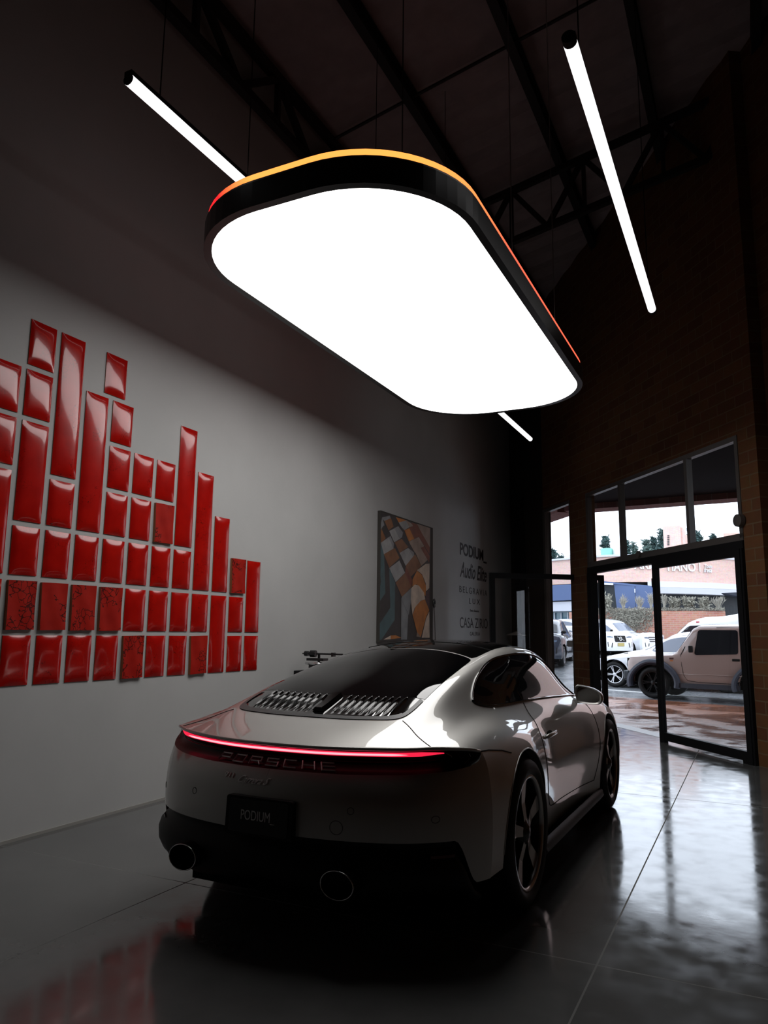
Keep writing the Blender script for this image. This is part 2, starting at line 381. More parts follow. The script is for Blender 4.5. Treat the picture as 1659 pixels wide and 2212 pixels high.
# ---------------- ceiling light panel
PZ = 3.8; PX0, PX1, PY0, PY1 = -3.185, -1.40, 3.30, 7.76
lp = empty('ceiling_light_panel', ((PX0+PX1)/2, (PY0+PY1)/2, PZ), 0, 'large rounded rectangular glowing light panel hanging over the silver sports car', 'ceiling light')
cxp, cyp = (PX0+PX1)/2, (PY0+PY1)/2; hx, hy = (PX1-PX0)/2, (PY1-PY0)/2
def ring(grow, n=14, r=.70): return round_rect(-hx-grow, -hy-grow, hx+grow, hy+grow, r+grow, n)
mb = MB(); P = ring(0); mb.prism(P, .004, .02); mb.build('diffuser', emit('panel_light', (1, .985, .97), PANEL_L), lp)
def ringwall(name, g_in, g_out, z0, z1, mat, smooth=False):
    A = ring(g_in); Bq = ring(g_out); n = len(A); vs = []
    for z in (z0, z1):
        vs += [(x, y, z) for x, y in A]; vs += [(x, y, z) for x, y in Bq]
    fs = []
    for i in range(n):
        j = (i+1) % n
        fs += [(i, j, n+j, n+i), (2*n+i, 3*n+i, 3*n+j, 2*n+j), (n+i, n+j, 3*n+j, 3*n+i), (i, 2*n+i, 2*n+j, j)]
    mb = MB(); mb.add(vs, fs); return mb.build(name, mat, lp)
M_satin = pbr('satin_black', (.012, .012, .013), rough=.32, spec=.5)
ringwall('frame', 0, .052, 0, .157, M_satin)
ringwall('upper_trim', .0, .047, .160, .172, pbr('dull_aluminium', (.25, .22, .2), rough=.35, metal=.8))
mb = MB(); mb.prism(ring(.015), .150, .214); mb.build('back_cover', M_satin, lp)
# red-orange LED strip set on the top edge
m, N, L, B = newmat('led_strip'); tc = N.new('ShaderNodeTexCoord'); sp = N.new('ShaderNodeSeparateXYZ'); L.new(tc.outputs['Object'], sp.inputs[0])
mr = N.new('ShaderNodeMapRange'); mr.inputs[1].default_value = -hx+.30; mr.inputs[2].default_value = -hx+.80; L.new(sp.outputs['X'], mr.inputs[0])
r = N.new('ShaderNodeValToRGB'); e = r.color_ramp.elements; e[0].color = (1, .015, .02, 1); e[0].position = .15; e[1].color = (1, .36, .07, 1); e[1].position = .75
L.new(mr.outputs[0], r.inputs[0])
mr2 = N.new('ShaderNodeMapRange'); mr2.inputs[1].default_value = -hy+.2; mr2.inputs[2].default_value = -hy+1.4; L.new(sp.outputs['Y'], mr2.inputs[0])
mx = N.new('ShaderNodeMixRGB'); L.new(mr2.outputs[0], mx.inputs[0]); L.new(r.outputs[0], mx.inputs[1]); mx.inputs[2].default_value = (1, .12, .06, 1)
L.new(mx.outputs[0], B.inputs['Emission Color']); B.inputs['Emission Strength'].default_value = 1.6; B.inputs['Base Color'].default_value = (.4, .05, .02, 1)
ringwall('led_strip', .018, .036, .193, .218, m)
for i, (x, y) in enumerate(((-hx+.35, -hy+.35), (hx-.3, -hy+.35), (-hx+.35, hy-.5), (hx-.12, -.2), (hx-.12, hy-1.0))):
    mb = MB(); top = roofz(cxp+x)-PZ; mb.tube([(x, y, .2), (x, y, top-.02)], .004, 6); mb.build('suspension_cable', M_steel if i < 3 else pbr('steel_cable', (.5, .5, .5), rough=.3, metal=1), lp)

# ---------------- tube lamps
M_tube = emit('tube_light', (1, .99, 1), TUBE_L)
def tube_lamp(x, z, y0, y1, label, w=.06):
    root = empty('tube_lamp', (x, (y0+y1)/2, z), 0, label, 'tube lamp', 'white linear tube lamps hanging from the roof'); h = (y1-y0)/2
    mb = MB(); mb.tube([(0, -h, 0), (0, h, 0)], w/2, 14); mb.build('tube', M_tube, root, smooth=True, angle=.6)
    mb = MB(); mb.box((-w*.4, -h-.01, w*.3), (w*.4, h+.01, w*.75)); mb.build('housing', M_dark, root)
    for s in (-1, 1):
        mb = MB(); mb.tube([(0, s*(h+.001), 0), (0, s*(h+(.05 if x > -1 else .008)), 0)], w*.5, 14); mb.build('end_cap', M_dark, root)
        mb = MB(); mb.tube([(0, s*(h-.25), w*.75), (0, s*(h-.25), roofz(x)-z-.24)], .004, 6); mb.build('cable', M_dark, root)
tube_lamp(-.69, 4.5, 3.62, 7.3, 'bright white tube lamp hanging alone right of the big light panel', .075)
tube_lamp(-3.06, 4.5, 2.80, 6.2, 'white tube lamp left of the big light panel, its far end hidden', .07)
tube_lamp(-3.07, 4.5, 8.1, 11.65, 'short visible end of white tube lamp beyond the big light panel', .07)

# ---------------- red glazed tiles on the left wall
def glaze(name, col, crack=False):
    m, N, L, B = newmat(name); tc = N.new('ShaderNodeTexCoord'); oi = N.new('ShaderNodeObjectInfo')
    ad = N.new('ShaderNodeVectorMath'); ad.operation = 'ADD'; L.new(tc.outputs['Object'], ad.inputs[0])
    cb = N.new('ShaderNodeVectorMath'); cb.operation = 'SCALE'; cb.inputs[3].default_value = 17
    L.new(oi.outputs['Random'], cb.inputs[0]); L.new(cb.outputs[0], ad.inputs[1])
    n = N.new('ShaderNodeTexNoise'); n.inputs['Scale'].default_value = 9; n.inputs['Detail'].default_value = 7; L.new(ad.outputs[0], n.inputs['Vector'])
    r = N.new('ShaderNodeValToRGB'); e = r.color_ramp.elements; e[0].position = .3; e[1].position = .75
    e[0].color = (col[0]*.75, col[1]*.5, col[2]*.5, 1); e[1].color = (*col, 1); L.new(n.outputs['Fac'], r.inputs[0])
    src = r.outputs[0]
    v = N.new('ShaderNodeTexVoronoi'); v.feature = 'DISTANCE_TO_EDGE'; v.inputs['Scale'].default_value = 22 if crack else 30
    wv = N.new('ShaderNodeMixRGB'); wv.blend_type = 'ADD'; wv.inputs[0].default_value = .12; L.new(ad.outputs[0], wv.inputs[1]); L.new(n.outputs['Color'], wv.inputs[2]); L.new(wv.outputs[0], v.inputs['Vector'])
    lt = N.new('ShaderNodeMath'); lt.operation = 'LESS_THAN'; lt.inputs[1].default_value = .05 if crack else .012; L.new(v.outputs['Distance'], lt.inputs[0])
    n2 = N.new('ShaderNodeTexNoise'); n2.inputs['Scale'].default_value = 5; L.new(ad.outputs[0], n2.inputs['Vector'])
    gt = N.new('ShaderNodeMath'); gt.operation = 'GREATER_THAN'; gt.inputs[1].default_value = .52 if crack else .58; L.new(n2.outputs['Fac'], gt.inputs[0])
    mu = N.new('ShaderNodeMath'); mu.operation = 'MULTIPLY'; L.new(lt.outputs[0], mu.inputs[0]); L.new(gt.outputs[0], mu.inputs[1])
    mx = N.new('ShaderNodeMixRGB'); L.new(mu.outputs[0], mx.inputs[0]); L.new(src, mx.inputs[1]); mx.inputs[2].default_value = (.06, .004, .002, 1)
    L.new(mx.outputs[0], B.inputs['Base Color'])
    B.inputs['Roughness'].default_value = .6 if crack else .2; B.inputs['Specular IOR Level'].default_value = .15 if crack else .3
    B.inputs['Coat Weight'].default_value = 0 if crack else .6; B.inputs['Coat Roughness'].default_value = .2 if crack else .06
    bp = N.new('ShaderNodeBump'); bp.inputs['Strength'].default_value = .25 if crack else .05; bp.inputs['Distance'].default_value = .01
    L.new(n.outputs['Fac'], bp.inputs['Height']); L.new(bp.outputs[0], B.inputs['Normal'])
    return m
M_red = glaze('red_glaze', (.48, .006, .003)); M_crack = glaze('cracked_red_glaze', (.42, .014, .006), True)
M_edge = pbr('tile_edge', (.30, .10, .03), rough=.5)
TW, TH, TPY, TPZ, TY0, TZ0 = .212, .322, .2565, .3585, 3.268, .978
def tile_mesh(span, raised):
    H = TH + (span-1)*TPZ; w = TW; n, m = 12, 12*span
    mb = MB(); vs = []; fs = []; base = .006 if not raised else .022
    for i in range(n+1):
        for j in range(m+1):
            a = i/n; b = j/m; y = (a-.5)*w; z = (b-.5)*H
            da = min(a, 1-a)*w; db = min(b, 1-b)*H
            if raised: h = base + .003*math.sin(9*a+5*b)
            else:
                f = lambda d: 1-math.exp(-d/.021)
                dome = (1-(2*a-1)**2)*(1 - (max(abs(z)-(H/2-.16), 0)/.16)**2)
                h = base + .015*f(da)*f(db) + .005*dome
            vs.append((h, y, z))
    for i in range(n):
        for j in range(m):
            k = i*(m+1)+j; fs.append((k, k+m+1, k+m+2, k+1))
    mb.add(vs, fs)
    bnd = [i*(m+1) for i in range(n+1)] + [n*(m+1)+j for j in range(1, m+1)] + [i*(m+1)+m for i in range(n-1, -1, -1)] + [j for j in range(m-1, 0, -1)]
    top = [vs[k] for k in bnd]; bot = [(0, p[1]*1.0, p[2]) for p in top]; q = len(bnd)
    mb2 = MB(); mb2.add(top+bot, [(i, (i+1) % q, q+(i+1) % q, q+i) for i in range(q)] + [tuple(range(q, 2*q))])
    me = mb.build('tmp', M_crack if raised else M_red, smooth=True); me2 = mb2.build('tmp2', M_edge)
    a, b = me.data, me2.data
    bpy.data.objects.remove(me); bpy.data.objects.remove(me2)
    return a, b
cache = {}
rows = ['bottom row', 'second row from the bottom', 'third row from the bottom', 'fourth row from the bottom', 'fifth row from the bottom', 'sixth row from the bottom', 'very top']
ords = ['leftmost column, cut by the picture edge', 'column two from the left', 'column three from the left', 'column four from the left', 'column five from the left', 'column six from the left', 'column seven from the left', 'column eight from the left', 'column nine from the left', 'column ten from the left', 'column eleven from the left', 'rightmost column']
TL = [(c, 0, 1, 0) for c in range(8)] + [(8, 0, 2, 0), (9, 0, 1, 0), (10, 0, 1, 0)]
TL += [(c, 1, 1, 0) for c in (-1, 0, 1, 2, 3, 4, 5, 6, 7, 9)] + [(10, 1, 2, 0)]
TL += [(-1, 2, 2, 0)] + [(c, 2, 1, 0) for c in (0, 1, 2, 3, 4, 5, 6, 9)] + [(7, 2, 3, 0), (8, 2, 2, 0)]
TL += [(0, 3, 2, 0), (1, 3, 1, 0), (2, 3, 3, 0), (3, 3, 1, 0), (4, 3, 1, 0), (5, 3, 1, 0), (6, 3, 3, 0)]
TL += [(-1, 4, 1, 0), (1, 4, 3, 0), (3, 4, 1, 0), (4, 4, 1, 0), (5, 4, 1, 0), (-1, 5, 1, 0), (0, 5, 1, 0), (3, 5, 1, 0), (0, 6, 1, 0), (2.63, 6, 1, 0)]
RAISED = {(4, 0), (7, 0), (0, 1), (1, 1), (2, 1), (3, 1), (9, 2), (5, 3)}
for c, r_, sp_, _ in TL:
    if (c, r_) == (8, 0): pass
    rz_ = (c, r_) in RAISED; key = (sp_, rz_)
    if key not in cache: cache[key] = tile_mesh(sp_, rz_)
    a, b = cache[key]; H = TH+(sp_-1)*TPZ
    o = bpy.data.objects.new('wall_tile', a); COL.objects.link(o)
    jit = random.Random(int(c*10)*7+r_)
    o.location = (XL+.001, TY0+TPY*c+TW/2, TZ0+TPZ*r_+H/2); o.rotation_euler = (jit.uniform(-.006, .006) + (.02 if rz_ else 0), 0, jit.uniform(-.01, .01))
    e_ = bpy.data.objects.new('tile_edge', b); COL.objects.link(e_); e_.parent = o
    kind_ = ('matt cracked red wall tile' if rz_ else ['', 'glossy red pillow wall tile', 'double-height glossy red wall tile', 'triple-height glossy red wall tile'][sp_])
    cn = ords[int(round(c+1))] if c != 2.63 else 'standing alone over column four to five'
    tag(o, f'{kind_} {"starting in the " if sp_ > 1 else "in the "}{rows[r_]}, {cn}', 'tile', 'red glazed tiles on the left wall')

# ---------------- wall lettering
M_ink = pbr('dark_vinyl', (.03, .022, .02), rough=.6)
def wall_text(txt, px0, py0, px1, py1, hgt, label, bold=0, shear=0, spacing=1.0):
    """left baseline (y,z) to right end on left wall"""
    y0 = px0; z0 = py0; wid = px1
    vs, fs = text_mesh(txt, 1, 0, shear, bold, spacing)
    xs = [v[0] for v in vs]; y_ = [v[1] for v in vs]; sx = wid/(max(xs)-min(xs)); hh = max(y_)-min(y_)
    sy = hgt/hh; mn = min(xs); mz = min(y_)
    P_ = [(.0, (x-mn)*sx, (y-mz)*sy) for x, y, _ in vs]
    root = empty('wall_lettering', (XL+.002, y0, z0), 0, label, 'wall lettering', 'lettering on the left wall')
    par = list(range(len(P_)))
    def find(i):
        while par[i] != i: par[i] = par[par[i]]; i = par[i]
        return i
    for f_ in fs:
        for k in f_[1:]: par[find(k)] = find(f_[0])
    isl = {}
    for f_ in fs: isl.setdefault(find(f_[0]), []).append(f_)
    grp = []
    for fl_ in sorted(isl.values(), key=lambda q: min(P_[i][1] for f_ in q for i in f_)):
        a_ = min(P_[i][1] for f_ in fl_ for i in f_); b_ = max(P_[i][1] for f_ in fl_ for i in f_)
        if grp and a_ < grp[-1][1]-1e-4: grp[-1][1] = max(b_, grp[-1][1]); grp[-1][2] += fl_
        else: grp.append([a_, b_, list(fl_)])
    for a_, b_, fl_ in grp:
        used = sorted({i for f_ in fl_ for i in f_}); mp = {i: k for k, i in enumerate(used)}
        mb = MB(); g_ = [tuple(mp[i] for i in f_) for f_ in fl_]
        mb.add([P_[i] for i in used], g_); mb.add([(.002, P_[i][1], P_[i][2]) for i in used], g_)
        mb.build('letter', M_ink, root, fixn=False)
    return root
def YZ(px, py): p = at_x(px, py, XL); return p.y, p.z
def line(txt, L_top, L_bot, Rpx, label, **k):
    y0, zt = YZ(*L_top); _, zb = YZ(*L_bot); y1 = YZ(*Rpx)[0]
    return wall_text(txt, y0, zb, y1-y0, 0, zt-zb, label, **k)
line('PODIUM_', (993, 1171), (993, 1202), (1051, 1213), 'bold dark sans-serif word with trailing underscore, topmost wall lettering', bold=.03)
line('Audio Elite', (993, 1212), (993, 1246), (1051, 1254), 'dark flowing script lettering of two words under the bold top word', bold=.015, shear=.35)
line('BELGRAVIA', (992, 1265), (992, 1279), (1052, 1284), 'thin widely spaced nine letter word on the wall', spacing=1.35)
line('LUX', (1013, 1292), (1013, 1304), (1036, 1302), 'thin three letter word on the wall below the nine letter word', spacing=1.6)
line('Diseño e Iluminación', (1015, 1316), (1015, 1321), (1034, 1319), 'tiny faint line of lettering in the middle of the wall sign')
line('CASA ZIRIO', (993, 1333), (993, 1356), (1053, 1355), 'tall narrow two word lettering near the bottom of the wall sign')
line('GALERIA', (1015, 1365), (1015, 1373), (1036, 1372), 'small thin word at the very bottom of the wall sign', spacing=1.2)

# ---------------- painting
yA, zA = 8.62, 1.22; WP, HP = 1.78, 1.71
pt = empty('canvas_painting', (XL+.001, yA, zA), 0, 'tall canvas with slanting checks in brown, grey, teal and orange hung on the left wall', 'painting')
mb = MB(); mb.box((0, 0, 0), (.05, WP, HP)); mb.build('canvas', pbr('canvas_side', (.05, .045, .04), rough=.8), pt)
cols = {'k': (.03, .028, .026), 't': (.06, .12, .13), 'b': (.22, .09, .03), 'o': (.55, .19, .03), 'g': (.33, .33, .33), 'G': (.22, .23, .24), 'c': (.62, .50, .40), 'm': (.20, .05, .02), 'p': (.09, .05, .06), 'n': (.33, .24, .19)}
cm = {k: pbr('paint_'+{'k': 'black', 't': 'teal', 'b': 'brown', 'o': 'orange', 'g': 'pale_grey', 'G': 'grey', 'c': 'cream', 'm': 'maroon', 'p': 'plum', 'n': 'taupe'}[k], v, rough=.55, var=.22, vscale=6) for k, v in cols.items()}
# shapes in the canvas plane, corners picked from the picture in the zoomed view (x: 0..1032, y: 0..2212)
def cv(x, y):
    p = at_x(800+x/7.371, 1090+y/7.373, XL+.052); return (min(max(p.y-yA, 0), WP), min(max(p.z-zA, 0), HP))
shapes = [
 ('k', [(100, 100), (960, 370), (945, 2150), (55, 2165)]),
 ('t', [(130, 600), (220, 800), (240, 1410), (110, 1530), (70, 1500), (80, 1290), (170, 1220), (130, 1130)]),
 ('t', [(300, 1000), (395, 1240), (390, 1830), (180, 2150), (60, 2160), (65, 1890), (320, 1640)]),
 ('G', [(120, 270), (190, 200), (225, 330), (150, 390)]), ('b', [(110, 400), (175, 380), (245, 535), (100, 600)]),
 ('G', [(185, 205), (310, 175), (330, 230), (225, 265)]), ('b', [(225, 260), (330, 215), (370, 350), (290, 410)]),
 ('k', [(215, 330), (300, 430), (295, 500), (250, 530), (180, 375)]),
 ('g', [(135, 600), (290, 520), (370, 700), (215, 790)]), ('G', [(290, 520), (320, 500), (375, 620), (370, 700)]),
 ('g', [(300, 420), (380, 380), (480, 540), (380, 600)]), ('G', [(380, 375), (445, 345), (525, 450), (520, 510), (465, 545)]),
 ('o', [(405, 200), (560, 245), (575, 280), (450, 285)]), ('g', [(450, 285), (580, 250), (625, 355), (540, 410), (490, 350)]), ('n', [(560, 245), (640, 290), (690, 340), (620, 360)]),
 ('b', [(215, 790), (390, 690), (465, 850), (300, 1005)]), ('b', [(385, 600), (500, 545), (610, 670), (465, 770)]), ('k', [(520, 440), (610, 590), (605, 680), (500, 545)]),
 ('o', [(540, 410), (620, 375), (700, 545), (610, 585)]), ('m', [(620, 365), (690, 340), (770, 510), (700, 545)]), ('m', [(650, 285), (740, 310), (945, 670), (940, 790), (770, 510)]),
 ('n', [(740, 305), (950, 375), (945, 680), (810, 440)]),
 ('g', [(465, 770), (600, 690), (700, 860), (560, 975)]), ('G', [(600, 690), (690, 760), (700, 860), (660, 800)]),
 ('n', [(610, 590), (770, 515), (855, 660), (710, 770)]), ('m', [(800, 690), (855, 665), (945, 820), (935, 930)]), ('n', [(715, 765), (800, 690), (910, 880), (810, 975)]),
 ('g', [(300, 1010), (460, 890), (550, 1085), (400, 1235)]), ('b', [(560, 975), (710, 790), (810, 975), (740, 1050), (640, 1150)]),
 ('b', [(400, 1245), (555, 1085), (655, 1310), (500, 1470)]), ('m', [(560, 980), (665, 1200), (655, 1320), (550, 1085)]),
 ('G', [(500, 1470), (650, 1325), (640, 1560), (610, 1760), (490, 1500)]), ('G', [(490, 1500), (600, 1750), (580, 2150), (485, 2150)]),
 ('o', [(740, 1050), (820, 1120), (885, 1300), (875, 1460), (800, 1330), (730, 1270), (665, 1300), (670, 1190)]),
 ('c', [(740, 1045), (880, 945), (940, 940), (935, 1330), (885, 1380), (880, 1260), (820, 1110)]),
 ('c', [(650, 1330), (700, 1275), (770, 1290), (850, 1400), (870, 1510), (800, 1530), (700, 1650), (668, 1760), (640, 1500)]),
 ('p', [(940, 1340), (885, 1400), (870, 1500), (935, 1670)]),
 ('o', [(800, 1530), (870, 1515), (935, 1680), (880, 1800), (800, 2110), (740, 2030), (670, 1760), (720, 1620)]),
 ('c', [(935, 1700), (940, 2120), (815, 2120), (880, 1820)]), ('n', [(740, 2030), (800, 2115), (730, 2100)]),
 ('c', [(205, 2150), (320, 2085), (320, 2145)]), ('o', [(320, 2085), (400, 2080), (490, 2120), (320, 2145)]),
]
for i, (k, pl) in enumerate(shapes):
    P_ = [cv(*p) for p in pl]; d = .0502 + i*.00012
    mb = MB(); mb.add([(d, y, z) for y, z in P_], [tuple(range(len(P_)))]); mb.build('painted_shape', cm[k], pt, fixn=False)

# cable loop handle leaning beside the painting
p0 = at_x(938, 1312, XL+.05); p1 = at_x(946, 1395, XL+.05)
rd = empty('leaning_rod', tuple(p1), 0, 'thin grey rod with a black loop handle leaning on the wall right of the painting', 'rod')
mb = MB(); mb.tube([(0, 0, 0-1.0), tuple((p0-p1)*1.0)], .006, 8); mb.build('shaft', M_alu, rd)
mb = MB(); c_ = p0-p1
mb.tube([tuple(c_+Vector((0, .03*math.sin(a), .06+.06*math.cos(a)))) for a in [2*PI*k/14 for k in range(14)]], .012, 6, closed=True); mb.build('handle', M_black, rd)

# thin-stemmed side lamp near the far corner
lx = at_x(1122, 1365, -4.05)
lm = empty('floor_lamp', (lx.x, lx.y, 0), 0, 'slim floor lamp with shallow conical shade seen through the open glass door', 'lamp')
mb = MB(); mb.lathe([(.0, lx.z+.03), (.03, lx.z+.025), (.26, lx.z-.06), (.255, lx.z-.065), (.03, lx.z+.0)], None, 28); mb.build('lamp_shade', pbr('lamp_grey', (.3, .28, .26), rough=.4), lm, smooth=True)
mb = MB(); mb.tube([(0, 0, .02), (0, 0, lx.z)], .012, 10); mb.build('pole', pbr('lamp_pole', (.35, .33, .3), rough=.3, metal=.6), lm)
mb = MB(); mb.lathe([(0, 0), (.14, 0), (.14, .02), (0, .02)], None, 24); mb.build('base', M_dark, lm)

# turntable on a low cabinet against the left wall
tp = at_x(700, 1412, -4.02)
tt = empty('record_player', (tp.x, tp.y, tp.z-.10), -PI/2, 'black record player with tonearm, its arm showing above the car rear window', 'record player')
mb = MB(); mb.box((-.12, -.10, -.07), (.14, .16, -.01)); mb.build('plinth', M_satin, tt, bevel=.006)
mb = MB(); mb.lathe([(0, .0), (.15, 0), (.155, .012), (.15, .025), (0, .025)], Matrix.Translation((0, -.05, -.01)), 40); mb.build('platter', pbr('platter_aluminium', (.6, .6, .6), rough=.25, metal=.9), tt, smooth=True, angle=.5)
mb = MB(); mb.tube([(.1, -.03, .1), (.1, .28, .1)], .009, 8); mb.tube([(.1, -.10, .1), (.1, -.04, .1)], .035, 16); mb.tube([(.1, -.17, .1), (.1, -.13, .1)], .026, 16); mb.tube([(.1, -.2, .1), (.1, -.1, .1)], .006, 8)
mb.box((.07, .16, .075), (.13, .18, .115)); mb.build('tonearm', M_black, tt)
mb = MB(); mb.tube([(.1, 0, -.01), (.1, 0, .1)], .014, 10); mb.box((.05, -.12, .03), (.15, .08, .055)); mb.build('arm_base', M_black, tt)
cb_ = empty('audio_cabinet', (tp.x, tp.y, 0), 0, 'low cabinet against the left wall under the record player, mostly behind the car', 'cabinet')
mb = MB(); mb.box((-.24, -.20, .06), (.18, .25, tp.z-.172)); mb.build('body', M_dark, cb_, bevel=.005)
for sy in (-1, 1):
    mb = MB(); mb.box((.18, .03 if sy > 0 else -.19, .1), (.195, .24 if sy > 0 else .01, tp.z-.22)); mb.build('door', M_dark, cb_)
for sx in (-.2, .15):
    for sy in (-.17, .21):
        mb = MB(); mb.tube([(sx, sy, 0), (sx, sy, .06)], .02, 8); mb.build('leg', M_dark, cb_)
# ================================================================== SPORTS CAR
# car frame: u forward from the rear axle, v to the right, z up
CAR = empty('sports_car', (-1.979, 3.90063, 0), -.007, 'silver grey rear-engined sports coupe with glowing full-width red light bar parked under the light panel', 'car')
M_paint = pbr('silver_metallic_paint', (.42, .41, .39), rough=.46, metal=.82, coat=1.0, coat_rough=.015)
M_gloss = pbr('gloss_black', (.004, .004, .004), rough=.05, spec=.6, coat=.5)
M_cglass = pbr('tinted_glass', (.002, .002, .0025), rough=.02, spec=.45, ior=1.5)
M_plastic = pbr('black_plastic', (.007, .007, .007), rough=.5, spec=.2)
M_seam = pbr('seam_shadow_gap', (.004, .004, .004), rough=.8, spec=.1)
M_chrome = pbr('polished_metal', (.75, .75, .75), rough=.12, metal=1)
M_rubber = pbr('tyre_rubber', (.008, .008, .008), rough=.6, spec=.3)
M_redlens = emit('red_light', (1, .02, .07), 1.0)
M_redglow = emit('red_light_core', (1, .45, .52), 1.25)
M_house = pbr('lamp_black', (.004, .003, .003), rough=.35, spec=.15)
M_lens = pbr('dark_red_lens', (.02, .001, .0015), rough=.4, spec=.1)
def P3(u, v, z): return (v, u, z)      # car frame -> local xyz of the empty

ST = {
-1.05: [(0,.824),(.25,.821),(.47,.808),(.54,.802),(.60,.795),(.66,.787),(.71,.779),(.76,.769),(.81,.752),(.85,.72),(.885,.60),(.885,.40),(.87,.2)],
-.80: [(0,.898),(.25,.896),(.48,.884),(.545,.875),(.60,.866),(.66,.857),(.71,.849),(.76,.838),(.82,.818),(.872,.765),(.896,.60),(.892,.40),(.875,.2)],
-.60: [(0,.947),(.25,.948),(.50,.948),(.555,.936),(.61,.917),(.665,.901),(.715,.885),(.765,.870),(.826,.843),(.874,.785),(.902,.60),(.90,.40),(.882,.2)],
-.40: [(0,1.010),(.25,1.011),(.495,1.008),(.55,.990),(.605,.958),(.66,.925),(.71,.903),(.765,.886),(.825,.860),(.882,.79),(.916,.60),(.912,.4),(.89,.2)],
-.20: [(0,1.073),(.25,1.072),(.485,1.063),(.54,1.043),(.595,.997),(.65,.948),(.705,.915),(.765,.893),(.83,.864),(.888,.79),(.924,.60),(.918,.4),(.9,.2)],
0: [(0,1.127),(.25,1.123),(.475,1.108),(.53,1.088),(.585,1.035),(.64,.975),(.70,.925),(.765,.892),(.83,.858),(.888,.785),(.926,.60),(.92,.4),(.9,.2)],
.25: [(0,1.19),(.25,1.183),(.465,1.158),(.52,1.14),(.58,1.083),(.64,1.01),(.70,.937),(.765,.882),(.82,.845),(.874,.775),(.908,.60),(.90,.4),(.875,.2)],
.5: [(0,1.243),(.24,1.234),(.455,1.198),(.51,1.18),(.572,1.125),(.64,1.04),(.705,.945),(.765,.880),(.810,.838),(.853,.755),(.884,.59),(.870,.4),(.838,.2)],
.8: [(0,1.282),(.24,1.272),(.45,1.238),(.505,1.222),(.572,1.17),(.645,1.06),(.712,.945),(.765,.885),(.806,.838),(.841,.75),(.874,.59),(.850,.4),(.815,.2)],
1.1: [(0,1.298),(.24,1.289),(.45,1.256),(.505,1.24),(.575,1.185),(.65,1.065),(.718,.938),(.765,.882),(.806,.833),(.841,.745),(.874,.59),(.848,.4),(.812,.2)],
1.4: [(0,1.293),(.24,1.284),(.455,1.25),(.51,1.234),(.58,1.175),(.655,1.05),(.722,.925),(.768,.875),(.810,.826),(.846,.74),(.879,.59),(.853,.4),(.816,.2)],
1.65: [(0,1.262),(.25,1.252),(.465,1.215),(.52,1.195),(.59,1.125),(.66,1.015),(.725,.912),(.77,.868),(.814,.82),(.853,.735),(.886,.58),(.862,.4),(.828,.2)],
1.9: [(0,1.17),(.26,1.155),(.485,1.11),(.54,1.085),(.605,1.015),(.665,.95),(.728,.895),(.772,.86),(.818,.812),(.860,.73),(.893,.57),(.876,.4),(.85,.2)],
2.15: [(0,1.055),(.27,1.035),(.51,.985),(.565,.96),(.62,.915),(.67,.885),(.73,.87),(.775,.85),(.82,.805),(.864,.73),(.899,.57),(.888,.4),(.87,.2)],
2.4: [(0,.935),(.27,.92),(.52,.878),(.58,.865),(.63,.86),(.68,.858),(.735,.85),(.785,.832),(.832,.79),(.872,.72),(.905,.56),(.9,.4),(.88,.2)],
2.65: [(0,.86),(.27,.85),(.50,.83),(.57,.83),(.63,.835),(.69,.832),(.745,.818),(.793,.795),(.836,.757),(.873,.69),(.900,.54),(.9,.38),(.88,.2)],
2.9: [(0,.80),(.27,.792),(.48,.777),(.55,.78),(.62,.787),(.68,.785),(.735,.77),(.782,.745),(.82,.705),(.852,.64),(.878,.50),(.88,.36),(.86,.2)],
3.15: [(0,.72),(.25,.714),(.45,.70),(.52,.70),(.58,.703),(.64,.70),(.69,.684),(.735,.655),(.77,.615),(.80,.56),(.82,.46),(.82,.34),(.80,.2)],
3.32: [(0,.64),(.23,.634),(.42,.62),(.48,.615),(.54,.61),(.59,.60),(.64,.58),(.68,.55),(.71,.515),(.73,.48),(.745,.42),(.745,.33),(.73,.2)],
3.42: [(0,.56),(.2,.555),(.38,.545),(.44,.54),(.49,.53),(.53,.52),(.57,.50),(.60,.475),(.625,.455),(.64,.43),(.65,.39),(.65,.31),(.64,.2)],
3.47: [(0,.47),(.18,.468),(.34,.46),(.39,.455),(.43,.45),(.47,.445),(.50,.43),(.53,.42),(.55,.40),(.56,.38),(.57,.35),(.57,.29),(.56,.2)],
}
us = sorted(ST); CT = np.array([ST[u] for u in us])          # (n, 13, 2)
fU = spline(us, CT)
mean = CT[4:13].mean(0); kk = np.concatenate([[0], np.cumsum(np.linalg.norm(np.diff(mean, axis=0), axis=1)**.75)])
